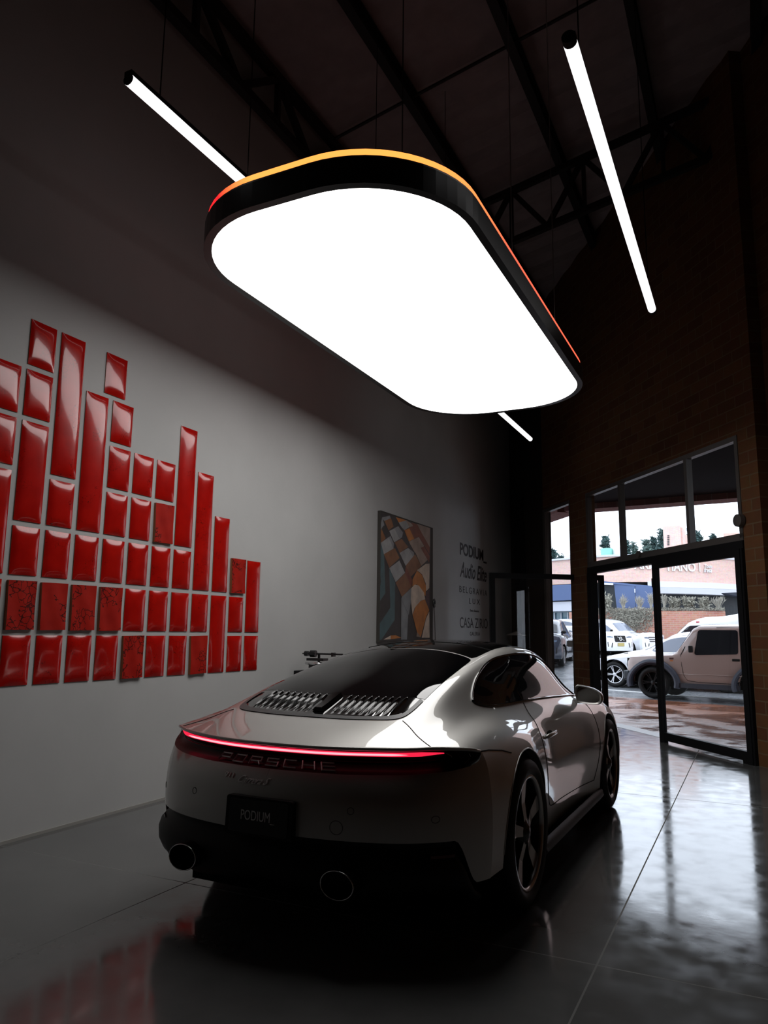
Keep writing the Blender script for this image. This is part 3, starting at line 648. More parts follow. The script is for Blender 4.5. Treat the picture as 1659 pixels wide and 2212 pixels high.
# mirror about the centre so the spline has zero slope there
kt = np.concatenate([-kk[:0:-1], kk])
def section(u):
    c = fU(u)[0]; m = c[:0:-1].copy(); m[:, 0] *= -1
    return spline(kt, np.concatenate([m, c]))
LIPU = spline([0, .2, .35, .5, .63, .73, .80, .850], [-.980, -.972, -.946, -.898, -.835, -.762, -.682, -.580])
lv = np.linspace(0, .850, 200); lu = LIPU(lv)
def lip_v(u): return float(np.interp(u, lu, lv))
U_TIP = -.58
RA, RAC = .41, (-.02, .355); FA, FAC = .385, (2.45, .34)
NT1, NT2 = 60, 16
K_S = kk[10]          # widest line
ARCH = lambda u: (RAC, RA) if abs(u-RAC[0]) <= RA+1e-6 else ((FAC, FA) if abs(u-FAC[0]) <= FA+1e-6 else None)
def col(u, mode):
    """one rib: list of (u,v,z), NT1 rows to the widest line, NT2 rows below"""
    s = section(u)
    if mode == 'lip':
        vl = lip_v(u); tt = np.linspace(0, kk[10], 400); p = s(tt); i = np.argmax(p[:, 0] >= vl) if vl > 0 else 0
        if vl > 0 and i > 0:
            t_end = tt[i-1] + (tt[i]-tt[i-1])*(vl-p[i-1, 0])/max(1e-9, p[i, 0]-p[i-1, 0])
        else: t_end = 1e-4 if vl <= 0 else kk[10]
        q = s(np.linspace(0, t_end, NT1+1)); return [(u, *x) for x in q]
    q1 = s(np.linspace(0, K_S, NT1+1))
    tt = np.linspace(K_S, kk[12], 200); p = s(tt)
    zb = .205
    if mode == 'bump': zb = .295 + .0*(u)
    A = ARCH(u) if mode in ('arch',) else None
    if A: zb = max(A[0][1] + math.sqrt(max(0, A[1]**2-(u-A[0][0])**2)), .205)
    j = np.argmax(p[:, 1] <= zb); t_end = kk[12] if p[-1, 1] > zb else tt[max(j, 1)]
    if A and zb > q1[-1, 1]:     # arch above the widest line: squeeze everything
        tt = np.linspace(K_S*.5, K_S, 300); p = s(tt); j = np.argmax(p[:, 1] <= zb); t_a = tt[j]
        q1 = s(np.linspace(0, t_a-.03, NT1+1)); q2 = s(np.linspace(t_a-.03, t_a, NT2+1))
    else: q2 = s(np.linspace(K_S, t_end, NT2+1))
    return [(u, *x) for x in q1] + [(u, *x) for x in q2[1:]]
def ribs():
    segs = []
    k = 22; us1 = [-.980 + (U_TIP+.980)*(i/k)**1.6 for i in range(1, k+1)]
    segs.append([col(u, 'lip') for u in us1])
    segs.append([col(u, 'bump') for u in np.linspace(U_TIP, RAC[0]-RA, 8)])
    segs.append([col(RAC[0]-RA*math.cos(a), 'arch') for a in np.linspace(0, PI, 41)])
    segs.append([col(u, 'sill') for u in np.linspace(RAC[0]+RA, FAC[0]-FA, 56)])
    segs.append([col(FAC[0]-FA*math.cos(a), 'arch') for a in np.linspace(0, PI, 33)])
    segs.append([col(u, 'sill') for u in np.concatenate([np.linspace(FAC[0]+FA, 3.3, 12), np.linspace(3.33, 3.47, 8)])])
    return segs
def mirror_mesh(vs, fs):
    n = len(vs); return vs + [(-x, y, z) for x, y, z in vs], fs + [tuple(i+n for i in f[::-1]) for f in fs]
def weld(o, d=1e-4):
    bm = bmesh.new(); bm.from_mesh(o.data); bmesh.ops.remove_doubles(bm, verts=bm.verts, dist=d)
    bmesh.ops.dissolve_degenerate(bm, edges=bm.edges, dist=1e-6)
    bmesh.ops.recalc_face_normals(bm, faces=bm.faces); bm.to_mesh(o.data); bm.free()
def grid_mesh(rows_):
    """rows_: list of columns (equal length)"""
    m = len(rows_[0]); vs = [p for c in rows_ for p in c]; fs = []
    for i in range(len(rows_)-1):
        for j in range(m-1): fs.append((i*m+j, (i+1)*m+j, (i+1)*m+j+1, i*m+j+1))
    return vs, fs
mb = MB(); SEG = ribs()
for sg in SEG:
    vs, fs = grid_mesh([[P3(*p) for p in c] for c in sg]); vs, fs = mirror_mesh(vs, fs); mb.add(vs, fs)
# stitch the first lip column to the centre point and the tip column to the full ribs
zc0 = float(section(-.980)(0)[0][1]); c0 = SEG[0][0]
vs = [P3(-.980, 0, zc0)] + [P3(*p) for p in c0]; fs = [(0, i, i+1) for i in range(1, len(c0))]; vs, fs = mirror_mesh(vs, fs); mb.add(vs, fs)
# nose cap
c = SEG[-1][-1]; vs = [P3(*p) for p in c] + [P3(3.475, 0, c[i][2]) for i in range(len(c))]; n = len(c)
vs, fs = mirror_mesh(vs, [(i, i+1, n+i+1, n+i) for i in range(n-1)]); mb.add(vs, fs)
# arch flanges
for sg in (SEG[2], SEG[4]):
    e = [P3(*c[-1]) for c in sg]; f = [(x-.05, y, z) for x, y, z in e]; n = len(e)
    vs, fs = mirror_mesh(e+f, [(i, i+1, n+i+1, n+i) for i in range(n-1)]); mb.add(vs, fs)
# ---- rear bumper skin
PLAN = [(0, -1.047), (.2, -1.038), (.38, -1.010), (.54, -.962), (.67, -.893), (.775, -.802), (.85, -.700), (.9035, U_TIP)]
pl = np.array(PLAN); pl = np.concatenate([pl, [[.915, -.42]]]); ps = np.concatenate([[0], np.cumsum(np.linalg.norm(np.diff(pl, axis=0), axis=1))]); ps /= ps[-2]
fP = spline(np.concatenate([[-ps[1]], ps]), np.concatenate([[[-.2, -1.038]], pl]))
dC = spline([.15, .30, .40, .47, .54, .59, .63, .67, .70, .735, .79, .84], [.05, .028, .012, .004, 0, .001, .005, .015, .028, .050, .10, .17])
st_ = section(U_TIP); tq = np.linspace(kk[6], kk[12], 400); pq = st_(tq)
def side_v(z): return float(np.interp(-z, -pq[:, 1], pq[:, 0]))
def smooth01(x): x = min(1, max(0, x)); return x*x*(3-2*x)
def fascia(s, z, extra=0):
    p = fP(s)[0]; d_ = fP(s+.004)[0]-fP(s-.004)[0]; d_ /= np.linalg.norm(d_); nrm = np.array([d_[1], -d_[0]])    # outward (v,u)
    w = smooth01((s-.45)/.55); w2 = smooth01((s-.75)/.25); nrm = nrm*(1-w2)+np.array([1., 0.])*w2; nrm /= np.linalg.norm(nrm); dc = float(dC(z)[0]); ds = side_v(.60)-side_v(z)
    dd = dc*(1-w) + ds*w
    q = p - nrm*(dd-extra); 
    return (q[1], q[0], z)
ZTx = [0, .35, .6, .8, .90, .96, 1.0]; ZTy = [.735, .737, .743, .755, .769, .788, .823]
def zt(s): return float(np.interp(s, ZTx, ZTy))
def zb(s):
    return .478 - .185*smooth01((s-.80)/.12)
NS, NZ = 60, 26
cols_ = []
for i in range(NS+1):
    s = i/NS; cols_.append([P3(*fascia(s, zt(s)+(zb(s)-zt(s))*j/NZ)) for j in range(NZ+1)])
vs, fs = grid_mesh(cols_); vs, fs = mirror_mesh(vs, fs); mbf = MB(); mbf.add(vs, fs)
e = [c[-1] for c in cols_]; f = [(x*.97, y+.05, z+.0) for x, y, z in e]; n = len(e); vs, fs = mirror_mesh(e+f, [(i, i+1, n+i+1, n+i) for i in range(n-1)]); mbf.add(vs, fs)
bumper = mbf.build('rear_bumper', M_paint, CAR, smooth=True, fixn=False); weld(bumper); bumper.data.set_sharp_from_angle(angle=.9)
body = mb.build('body', M_paint, CAR, smooth=True, fixn=False); weld(body); body.data.set_sharp_from_angle(angle=.9)
# rounded lip of the engine lid
lip = []
for v in np.linspace(0, .848, 60):
    u = float(LIPU(v)[0]); s = section(u); tt = np.linspace(0, kk[10], 500); p = s(tt); z = float(np.interp(v, p[:, 0], p[:, 1])); lip.append((u, float(v), z))
L_ = [P3(u, v, z-.006) for u, v, z in lip]; full = [(-x, y, z) for x, y, z in L_[:0:-1]] + L_
mb = MB(); mb.tube(full, .0085, 10); mb.build('lid_edge', M_paint, CAR, smooth=True)

def bvh(*objs):
    vs = []; fs = []
    for o in objs:
        n = len(vs); vs += [v.co.copy() for v in o.data.vertices]; fs += [tuple(i+n for i in p.vertices) for p in o.data.polygons]
    return BVHTree.FromPolygons(vs, fs)
T_ALL = bvh(body, bumper)
def hit(o, d):
    r_ = T_ALL.ray_cast(Vector(o), Vector(d)); return r_[0], r_[1]
def on_side(u, z, sg=1, off=0):
    h, n = hit((sg*1.6, u, z), (-sg, 0, 0))
    if h is None: h = Vector((sg*.8, u, z)); n = Vector((sg, 0, 0))
    if n.x*sg < 0: n = -n
    return h + n*off
def on_top(u, v, off=0):
    h, n = hit((v, u, 2.2), (0, 0, -1))
    if h is None: h = Vector((v, u, .8)); n = Vector((0, 0, 1))
    if n.z < 0: n = -n
    return h + n*off
def on_rear(v, z, off=0):
    h, n = hit((v, -1.6, z), (0, 1, 0))
    if h is None: h = Vector((v, -1.0, z)); n = Vector((0, -1, 0))
    if n.y > 0: n = -n
    return h + n*off
from mathutils.geometry import delaunay_2d_cdt
def resample(P, step):
    out = []; n = len(P)
    for i in range(n):
        a = Vector(P[i]); b = Vector(P[(i+1) % n]); k = max(1, int((b-a).length/step))
        out += [tuple(a.lerp(b, j/k)) for j in range(k)]
    return out
def curve_closed(P, k=8):
    """Catmull-Rom through closed polygon"""
    n = len(P); out = []
    for i in range(n):
        p0, p1, p2, p3 = [Vector(P[(i+j) % n]) for j in (-1, 0, 1, 2)]
        for s in range(k):
            t = s/k; out.append(tuple(.5*((2*p1)+(p2-p0)*t+(2*p0-5*p1+4*p2-p3)*t*t+(3*p1-p0-3*p2+p3)*t**3)))
    return out
def decal(name, outline, fn, mat, off=.003, step=.025, parent=CAR, smooth=True):
    P = resample(outline, step*.6); n = len(P)
    xs = [p[0] for p in P]; ys = [p[1] for p in P]; pts = [Vector(p) for p in P]
    x = min(xs)
    from mathutils.geometry import intersect_point_tri_2d
    def inside(q):
        c = False; j = n-1
        for i in range(n):
            if (P[i][1] > q[1]) != (P[j][1] > q[1]) and q[0] < (P[j][0]-P[i][0])*(q[1]-P[i][1])/(P[j][1]-P[i][1])+P[i][0]: c = not c
            j = i
        return c
    while x < max(xs):
        y = min(ys)
        while y < max(ys):
            q = (x+.0003, y+.0007)
            if inside(q) and min((p-Vector(q)).length for p in pts[:n]) > step*.35: pts.append(Vector(q))
            y += step
        x += step
    r_ = delaunay_2d_cdt(pts, [(i, (i+1) % n) for i in range(n)], [list(range(n))], 1, 1e-5)
    vs = [fn(p[0], p[1], off) for p in r_[0]]
    mb = MB(); mb.add([tuple(v) for v in vs], [tuple(f) for f in r_[2]])
    return mb.build(name, mat, parent, smooth=smooth)
def seam(pts2, fn, w=.0028, off=.0004, name='panel_gap', k=10, mat=None, closed=False):
    out = []
    for i in range(len(pts2)-1):
        a = Vector(pts2[i]); b = Vector(pts2[i+1])
        out += [tuple(a.lerp(b, j/k)) for j in range(k)]
    out.append(pts2[-1])
    mb = MB(); mb.tube([fn(p[0], p[1], off) for p in out], w, 6, closed=closed); return mb.build(name, mat or M_seam, CAR)
def cr_open(P, k=8):
    P = [Vector(p) for p in P]; Q = [2*P[0]-P[1]] + P + [2*P[-1]-P[-2]]; out = []
    for i in range(1, len(Q)-2):
        p0, p1, p2, p3 = Q[i-1:i+3]
        for s in range(k):
            t = s/k; out.append(tuple(.5*((2*p1)+(p2-p0)*t+(2*p0-5*p1+4*p2-p3)*t*t+(3*p1-p0-3*p2+p3)*t**3)))
    out.append(tuple(P[-1])); return out

# ---- glass
DLO = [(-.03, .998), (.06, 1.045), (.2, 1.100), (.4, 1.152), (.62, 1.190), (.85, 1.208), (1.1, 1.213), (1.35, 1.200), (1.52, 1.165), (1.66, 1.100), (1.80, .995), (1.93, .897),
       (1.75, .905), (1.4, .921), (1.0, .937), (.6, .946), (.3, .950), (.12, .955), (.02, .967), (-.035, .983)]
dl = curve_closed(DLO, 5)
i_tip = 11*5
for sg in (1, -1):
    decal('side_window', dl, lambda u, z, o, sg=sg: on_side(u, z, sg, o), M_cglass, .002, .03)
    mb = MB(); mb.tube([on_side(u, z, sg, .002) for u, z in dl], .0075, 6, closed=True); mb.build('window_trim', M_gloss, CAR, smooth=True)
    mb = MB(); mb.beam(on_side(.60, .948, sg, .003), on_side(.66, 1.195, sg, .003), .010, .006); mb.build('door_pillar', M_gloss, CAR)
RW = [(.505, 0), (.50, .15), (.485, .28), (.462, .38), (.43, .435), (.38, .455), (.2, .468), (0, .476), (-.2, .485), (-.4, .492), (-.52, .492), (-.605, .475), (-.645, .42), (-.66, .30), (-.668, .15), (-.67, 0)]
rw = cr_open(RW, 4); rwf = rw + [(u, -v) for u, v in rw[-2:0:-1]]
gl_cut = -.375
glass = [p for p in rwf if p[0] >= gl_cut]; 
right = [p for p in rw if p[0] >= gl_cut]; vg = .491
gl = right + [(gl_cut, vg), (gl_cut, -vg)] + [(u, -v) for u, v in right[:0:-1]]
decal('rear_window', gl, lambda u, v, o: on_top(u, v, o), M_cglass, .0022, .035)
# side strips that continue the rear window down beside the engine grille, and the grille base
low = [p for p in rw if p[0] < gl_cut]
lowf = [(gl_cut-.004, vg)] + low + [(u, -v) for u, v in low[-2::-1]] + [(gl_cut-.004, -vg)]
decal('engine_grille_base', lowf, lambda u, v, o: on_top(u, v, o), M_gloss, .0015, .035)
M_slat = pbr('slat_metal', (.62, .62, .62), rough=.12, metal=1.0)
def slat(v0, h=.016):
    mb = MB(); a = on_top(-.385, v0, .001); pts = [on_top(-.385 - .225*i/8, v0, .001) for i in range(9)]
    vs = []
    for i, p in enumerate(pts):
        hh = h*math.sin(PI*min(1, (i+.5)/8.5))**.5; t_ = .0022
        vs += [(p.x-t_, p.y, p.z), (p.x+t_, p.y, p.z), (p.x+t_*.4+.006, p.y, p.z+hh), (p.x-t_*.4+.006, p.y, p.z+hh)]
    fs = []
    for i in range(8):
        b = 4*i
        for k in range(4): fs.append((b+k, b+(k+1) % 4, b+4+(k+1) % 4, b+4+k))
    fs += [(3, 2, 1, 0), (32, 33, 34, 35)]
    mb.add(vs, fs); return mb.build('grille_slat', M_slat, CAR)
for i in range(9):
    for sg in (1, -1): slat(sg*(.075 + i*.040))
# matt rim round the foot of the grille
rim = [p for p in rw if p[0] < -.40]; rimf = rim + [(u, -v) for u, v in rim[-2::-1]]
mb = MB(); n = len(rimf); vs = []
for u, v in rimf:
    k = .86 if u < -.5 else .95
    vs += [on_top(u, v, .004), on_top(u+.035*(1 if u < -.59 else .4), v*(.955), .006)]
mb.add([tuple(p) for p in vs], [(2*i, 2*i+1, 2*i+3, 2*i+2) for i in range(n-1)]); mb.build('grille_rim', pbr('matt_grey', (.06, .06, .06), rough=.4), CAR, smooth=True)
mb = MB(); pts = [on_top(-.40-.19*i/6, 0, .004) for i in range(7)]; vs = []
for p in pts: vs += [(-.035, p.y, p.z), (.035, p.y, p.z), (.02, p.y, p.z+.018), (-.02, p.y, p.z+.018)]
mb.add(vs, [(4*i+k, 4*i+(k+1) % 4, 4*i+4+(k+1) % 4, 4*i+4+k) for i in range(6) for k in range(4)] + [(3, 2, 1, 0), (24, 25, 26, 27)]); mb.build('brake_light', M_gloss, CAR)
# roof
def rv(u): return float(np.interp(u, [.5, .8, 1.1, 1.4, 1.72], [.452, .446, .446, .450, .462]))
rf = [(.525, .10), (.52, .2), (.505, .30), (.485, .38), (.462, .435), (.52, .448)] + [(u, rv(u)) for u in (.7, .9, 1.1, 1.3, 1.5, 1.62)] + [(1.68, .42), (1.715, .25), (1.73, 0)]
rff = [(.527, 0)] + rf + [(u, -v) for u, v in rf[-2::-1]]
decal('roof_panel', rff, lambda u, v, o: on_top(u, v, o), M_gloss, .002, .045)
seam([(.80, -.445), (.825, -.25), (.832, 0), (.825, .25), (.80, .445)], lambda u, v, o: on_top(u, v, .002), .003, name='roof_seam')
ws = [(1.755, 0), (1.745, .25), (1.71, .42), (1.70, .47), (1.85, .492), (2.1, .52), (2.3, .545), (2.36, .53), (2.42, .3), (2.43, 0)]
wsf = ws + [(u, -v) for u, v in ws[-2:0:-1]]
decal('windshield', wsf, lambda u, v, o: on_top(u, v, o), M_cglass, .002, .05)
# ---- seams
for sg in (1, -1):
    seam(cr_open([(-.635, .490*sg), (-.675, .545*sg), (-.72, .60*sg), (-.76, .655*sg), (-.785, .695*sg)], 3), lambda u, v, o: on_top(u, v, o), .0022, k=2)
    seam([(-.58, .822), (-.5, .818), (-.36, .80), (-.25, .775)], lambda u, z, o, sg=sg: on_side(u, z, sg, .001), .0024)
    door = cr_open([(.60, .938), (.53, .87), (.475, .79), (.45, .70), (.455, .58), (.49, .48), (.58, .385), (.72, .345), (1.0, .335), (1.5, .315), (1.88, .298)], 4)
    seam(door, lambda u, z, o, sg=sg: on_side(u, z, sg, o), .0025, k=2)
    seam(cr_open([(1.93, .885), (1.97, .8), (1.985, .6), (1.96, .42), (1.88, .298)], 4), lambda u, z, o, sg=sg: on_side(u, z, sg, o), .0025, k=2)
    # handle
    h0 = on_side(.70, .745, sg, 0)
    mb = MB(); mb.ball((h0.x-.006*sg, h0.y+.0, h0.z), .05, 20, 10, (.20, 1.9, .60)); mb.build('handle_recess', M_seam, CAR, smooth=True)
    mb = MB(); hp = [on_side(u, .749, sg, o_) for u, o_ in ((.585, .004), (.61, .014), (.66, .018), (.72, .019), (.78, .018), (.82, .014), (.84, .005))]
    vs = []; nh = 10
    for i, p in enumerate(hp):
        rr = .014*(.55 if i in (0, 6) else 1); vs += [(p.x+sg*.008*math.cos(2*PI*k/nh), p.y, p.z+rr*math.sin(2*PI*k/nh)) for k in range(nh)]
    mb.add(vs, [(i*nh+k, i*nh+(k+1) % nh, (i+1)*nh+(k+1) % nh, (i+1)*nh+k) for i in range(6) for k in range(nh)] + [tuple(range(nh)), tuple(range(6*nh, 7*nh))]); mb.build('door_handle', M_paint, CAR, smooth=True)
    # flared rim edge highlight over the arches
    mb = MB(); mb.tube([P3(c[-1][0], sg*(c[-1][1]), c[-1][2]) for c in SEG[2]], .0035, 8); mb.build('arch_edge', M_paint, CAR, smooth=True)
    mb = MB(); mb.tube([P3(c[-1][0], sg*(c[-1][1]), c[-1][2]) for c in SEG[4]], .0035, 8); mb.build('arch_edge', M_paint, CAR, smooth=True)
    # sill skirt
    sk = []
    for u in np.linspace(RAC[0]+RA, FAC[0]-FA, 30):
        sk.append([P3(u, sg*.862, .215), P3(u, sg*.885, .205), P3(u, sg*.895, .165), P3(u, sg*.87, .135), P3(u, sg*.5, .13)])
    vs, fs = grid_mesh(sk); mb = MB(); mb.add(vs, fs); mb.build('side_skirt', M_plastic, CAR, smooth=True)
    # liners
    for (uc, zc_), R_ in ((RAC, RA), (FAC, FA)):
        mb = MB(); vs = []; k = 20
        for i in range(k+1):
            a = PI*i/k; vs += [P3(uc-R_*1.02*math.cos(a), sg*.86, zc_+R_*1.02*math.sin(a)), P3(uc-R_*1.02*math.cos(a), sg*.5, zc_+R_*1.02*math.sin(a))]
        mb.add(vs, [(2*i, 2*i+1, 2*i+3, 2*i+2) for i in range(k)])
        mb.add([P3(uc-R_, sg*.5, .16), P3(uc+R_, sg*.5, .16), P3(uc+R_, sg*.5, zc_+R_), P3(uc-R_, sg*.5, zc_+R_)], [(0, 1, 2, 3)])
        mb.build('wheel_liner', M_seam, CAR)
mb = MB()
mb.add([P3(*p) for p in ((-.52, -.78, .17), (-.52, .78, .17), (3.3, .6, .16), (3.3, -.6, .16), (-.90, .45, .19), (-.90, -.45, .19))], [(0, 1, 2, 3), (0, 5, 4, 1)])
mb.box((-.49, -.9, .18), (.49, 3.2, .55)); mb.build('underbody', M_seam, CAR)

# ---- light band between lid lip and bumper
LB = []; 
def lip_at(t):       # t 0..1
    v = .848*t; u = float(LIPU(v)[0]); s = section(u); tt = np.linspace(0, kk[10], 300); p = s(tt); return np.array([u, v, float(np.interp(v, p[:, 0], p[:, 1]))-.010])
def fas_at(t): return np.array(fascia(t, zt(t)))
def band(t, w, push=0):
    """w 0 at lip .. 1 at bumper"""
    a = lip_at(t); b = fas_at(t); p = a+(b-a)*w
    fade = min(1, (1-t)/.12); inset = (.045*(math.sin(PI*min(1, max(0, w)))**.45))*fade - push
    dirv = np.array([1, 0, 0])*(1-smooth01((t-.55)/.4)) + np.array([.55, -.8, 0])*smooth01((t-.55)/.4)
    return tuple(p + dirv*inset)
TB = {}
def strip(name, t0, t1, w0, w1, push, mat, n=50, m=6, thick=0, smooth=True, wt=None):
    cs = []
    for i in range(-n, n+1):
        if t0 < 0: t = abs(i)/n*t1; sg = 1 if i >= 0 else -1
        c = []
        for j in range(m+1):
            w = w0+(w1-w0)*j/m; ww = w
            u, v, z = band(t, ww, push*(math.sin(PI*(j/m))**.5 if thick else 1)); c.append((sg*v, u, z))
        cs.append(c)
    vs, fs = grid_mesh(cs); mb = MB(); mb.add(vs, fs); return mb.build(name, mat, CAR, smooth=smooth)
strip('lamp_housing', -1, .985, 0, 1, 0, M_house, 60, 14)
strip('lamp_lens', -1, .93, .12, .48, .010, M_lens, 50, 5, thick=1)
def bar_pts(w, push, t1=.865, n=50):
    out = []
    for i in range(-n, n+1):
        t = abs(i)/n*t1; u, v, z = band(t, w + .06*t**3, push); out.append(((1 if i >= 0 else -1)*v, u, z))
    return out
mb = MB(); n_ = 101; mb.tube(bar_pts(.195, .016), [.0088*min(1, .25+(50-abs(i-50))/8) for i in range(n_)], 10); mb.build('light_bar', M_redlens, CAR, smooth=True)
mb = MB(); mb.tube(bar_pts(.195, .0222, .80), [.0048*min(1, .1+(50-abs(i-50))/12) for i in range(n_)], 8); mb.build('light_bar_core', M_redglow, CAR, smooth=True)
# lower ledge with chrome tick
strip('lamp_ledge', -1, .95, .53, .57, .008, M_house, 50, 3, thick=1)
for sg in (1, -1):
    mb = MB(); mb.tube([(sg*band(t, w, .012)[1], band(t, w, .012)[0], band(t, w, .012)[2]) for t, w in ((.875, .25), (.885, .4), (.88, .5))], .0016, 6)
    mb.tube([(sg*band(t, w, .012)[1], band(t, w, .012)[0], band(t, w, .012)[2]) for t, w in ((.955, .3), (.95, .55), (.92, .78), (.89, .88))], .0016, 6); mb.build('lamp_trim', M_chrome, CAR)

# ---- lettering PORSCHE as strokes
G = {'P': [[(0, 0), (0, 1), (1, 1), (1, .42), (0, .42)]], 'O': [[(0, 0), (0, 1), (1, 1), (1, 0), (0, 0)]], 'R': [[(0, 0), (0, 1), (1, 1), (1, .42), (0, .42)], [(.75, .42), (1, 0)]],
     'S': [[(1, 1), (0, 1), (0, .5), (1, .5), (1, 0), (0, 0)]], 'C': [[(1, 1), (0, 1), (0, 0), (1, 0)]], 'H': [[(0, 0), (0, 1)], [(0, .5), (1, .5)], [(1, 0), (1, 1)]], 'E': [[(1, 1), (0, 1), (0, 0), (1, 0)], [(0, .5), (1, .5)]]}
M_letter = pbr('letter_metal', (.62, .61, .60), rough=.3, metal=.9)
def band_pt(v, w, push):
    t = abs(v)/.848; u, vv, z = band(t, w, push); return Vector((math.copysign(vv, v), u, z))
for i, ch in enumerate('PORSCHE'):
    mb = MB(); x0 = -.262 + i*.0785; wd, = (.050,)
    for st in G[ch]:
        for a, b in zip(st[:-1], st[1:]):
            p = band_pt(x0+a[0]*wd, .88-.27*a[1], .016); q = band_pt(x0+b[0]*wd, .88-.27*b[1], .016)
            d = (q-p).normalized(); mb.beam(p-d*.0025, q+d*.0025, .005, .005, (0, -1, 0))
    mb.build('letter', M_letter, CAR)
# ---- 911 Carrera S script
def text_on_rear(txt, v0, z0, size, mat, name, shear=0, off=.002, thick=.004, xs=1.0, bold=0, spacing=1.0, parent=CAR, planar=None):
    vs, fs = text_mesh(txt, size, thick/2, shear, bold, spacing, xs)
    out = []
    for x, y, z in vs:
        p = on_rear(v0+x, z0+y, off + (z+thick/2)) if planar is None else planar(v0+x, z0+y, z)
        out.append(tuple(p))
    mb = MB(); mb.add(out, fs); return mb.build(name, mat, parent)
M_badge = pbr('badge_metal', (.72, .71, .70), rough=.4, metal=.15)
text_on_rear('911', -.235, .682, .030, M_badge, 'model_badge', .1, xs=1.35)
text_on_rear('Carrera S', -.155, .670, .042, M_badge, 'model_badge', .9, xs=.98)
# ---- licence plate
zp0, zp1, vp0, vp1 = .470, .612, -.155, .155
def plate_pt(v, z, o): return (v, -1.072 - o + (z-.54)*.06, z)
mb = MB(); A = [plate_pt(v, z, 0) for v, z in round_rect(-.175, .462, .175, .622, .012, 4)]; B_ = [(x, y+.035, z) for x, y, z in A]; n = len(A)
mb.add(A+B_, [tuple(range(n)), tuple(range(n, 2*n))[::-1]] + [(i, (i+1) % n, n+(i+1) % n, n+i) for i in range(n)]); plate = mb.build('licence_plate', M_plastic, CAR)
mb = MB(); A = [plate_pt(v, z, .003) for v, z in round_rect(-.155, .474, .155, .612, .008, 4)]; B_ = [(x, y+.004, z) for x, y, z in A]
mb.add(A+B_, [tuple(range(n)), tuple(range(n, 2*n))[::-1]] + [(i, (i+1) % n, n+(i+1) % n, n+i) for i in range(n)]); mb.build('plate_face', pbr('plate_black', (.006, .006, .006), rough=.35), plate)
o = text_on_rear('PODIUM_', -.092, .528, .058, pbr('plate_white', (.75, .75, .75), rough=.5), 'plate_lettering', xs=.72, thick=.001, parent=plate, planar=lambda v, z, t: plate_pt(v, z, .0045+t))
# sensors and recess lines on the bumper
for v, z in ((.42, .60), (-.42, .60), (.74, .57), (-.74, .57)):
    c_ = on_rear(v, z, .0005); mb = MB(); mb.tube([on_rear(v+.014*math.cos(a), z+.014*math.sin(a), .0003) for a in [2*PI*k/18 for k in range(18)]], .0011, 5, closed=True); mb.build('parking_sensor', M_seam, CAR)
mb = MB(); mb.tube([on_rear(.36+.028*math.cos(a), .53+.028*math.sin(a), .0003) for a in [2*PI*k/24 for k in range(24)]], .0011, 5, closed=True); mb.build('tow_cover', M_seam, CAR)
# ---- lower diffuser
cols_ = []
for i in range(-NS, NS+1):
    s = abs(i)/NS*.93; sg = 1 if i >= 0 else -1; z_t = zb(s)+.004
    ext = .0*s; dip = .035*math.exp(-((s-.36)/.10)**2)
    base = .250 - dip*.5 if s < .62 else .262-.0
    base += .03*smooth01((.16-s)/.16)
    lv_ = [(z_t, -.012), (z_t-.018, -.030), (z_t-.04, -.022), (max(.40, base+.12), .018), (.36, .034), (base+.05, .036), (base+.012, .022), (base, -.01), (base+.002, -.20)]
    if s > .80:
        k = smooth01((s-.80)/.13); lv_ = [(z*(1-k)+min(z, .29-.012*j)*k, e_-.02*k) for j, (z, e_) in enumerate(lv_)]
    c = []
    for z, ex in lv_:
        u, v, zz = fascia(s, max(z, .2), ex); c.append((sg*v, u, z))
    cols_.append(c)
vs, fs = grid_mesh(cols_); mb = MB(); mb.add(vs, fs); mb.build('rear_diffuser', M_plastic, CAR, smooth=True)
for sg in (1, -1):
    mb = MB(); mb.box((sg*.70-.09, -.955, .405), (sg*.70+.09, -.9, .43)); 
    A = [fascia(.70+.10*k/5, .425, .004) for k in range(6)]; B_ = [fascia(.70+.10*k/5, .403, .006) for k in range(6)]
    mb = MB(); mb.add([(sg*v, u, z) for u, v, z in A+B_], [(i, i+1, 6+i+1, 6+i) for i in range(5)]); mb.build('reflector', pbr('red_reflector', (.08, .004, .003), rough=.15), CAR)
    # exhaust: oval double-skin tip
    n = 40; ec = (sg*.405, -1.066, .326); rx, rz2 = .078, .056
    def el(k, y): return [(ec[0]+rx*k*math.cos(2*PI*j/n), y, ec[2]+rz2*k*math.sin(2*PI*j/n)) for j in range(n)]
    mb = MB(); rings = [el(1.02, -.95), el(1.02, -1.068), el(1.0, -1.076), el(.95, -1.078), el(.92, -1.068), el(.90, -.93)]
    mb.add([p for r_ in rings for p in r_], [(i*n+j, i*n+(j+1) % n, (i+1)*n+(j+1) % n, (i+1)*n+j) for i in range(5) for j in range(n)])
    mb.add(el(.9, -.96), [tuple(range(n))]); ex = mb.build('exhaust_tip', pbr('exhaust_black_chrome', (.02, .02, .02), rough=.2, metal=.7), CAR, smooth=True, angle=.8)
    mb = MB(); mb.tube(el(.985, -1.079), .0024, 6, closed=True); mb.build('tip_ring', M_chrome, ex, smooth=True)
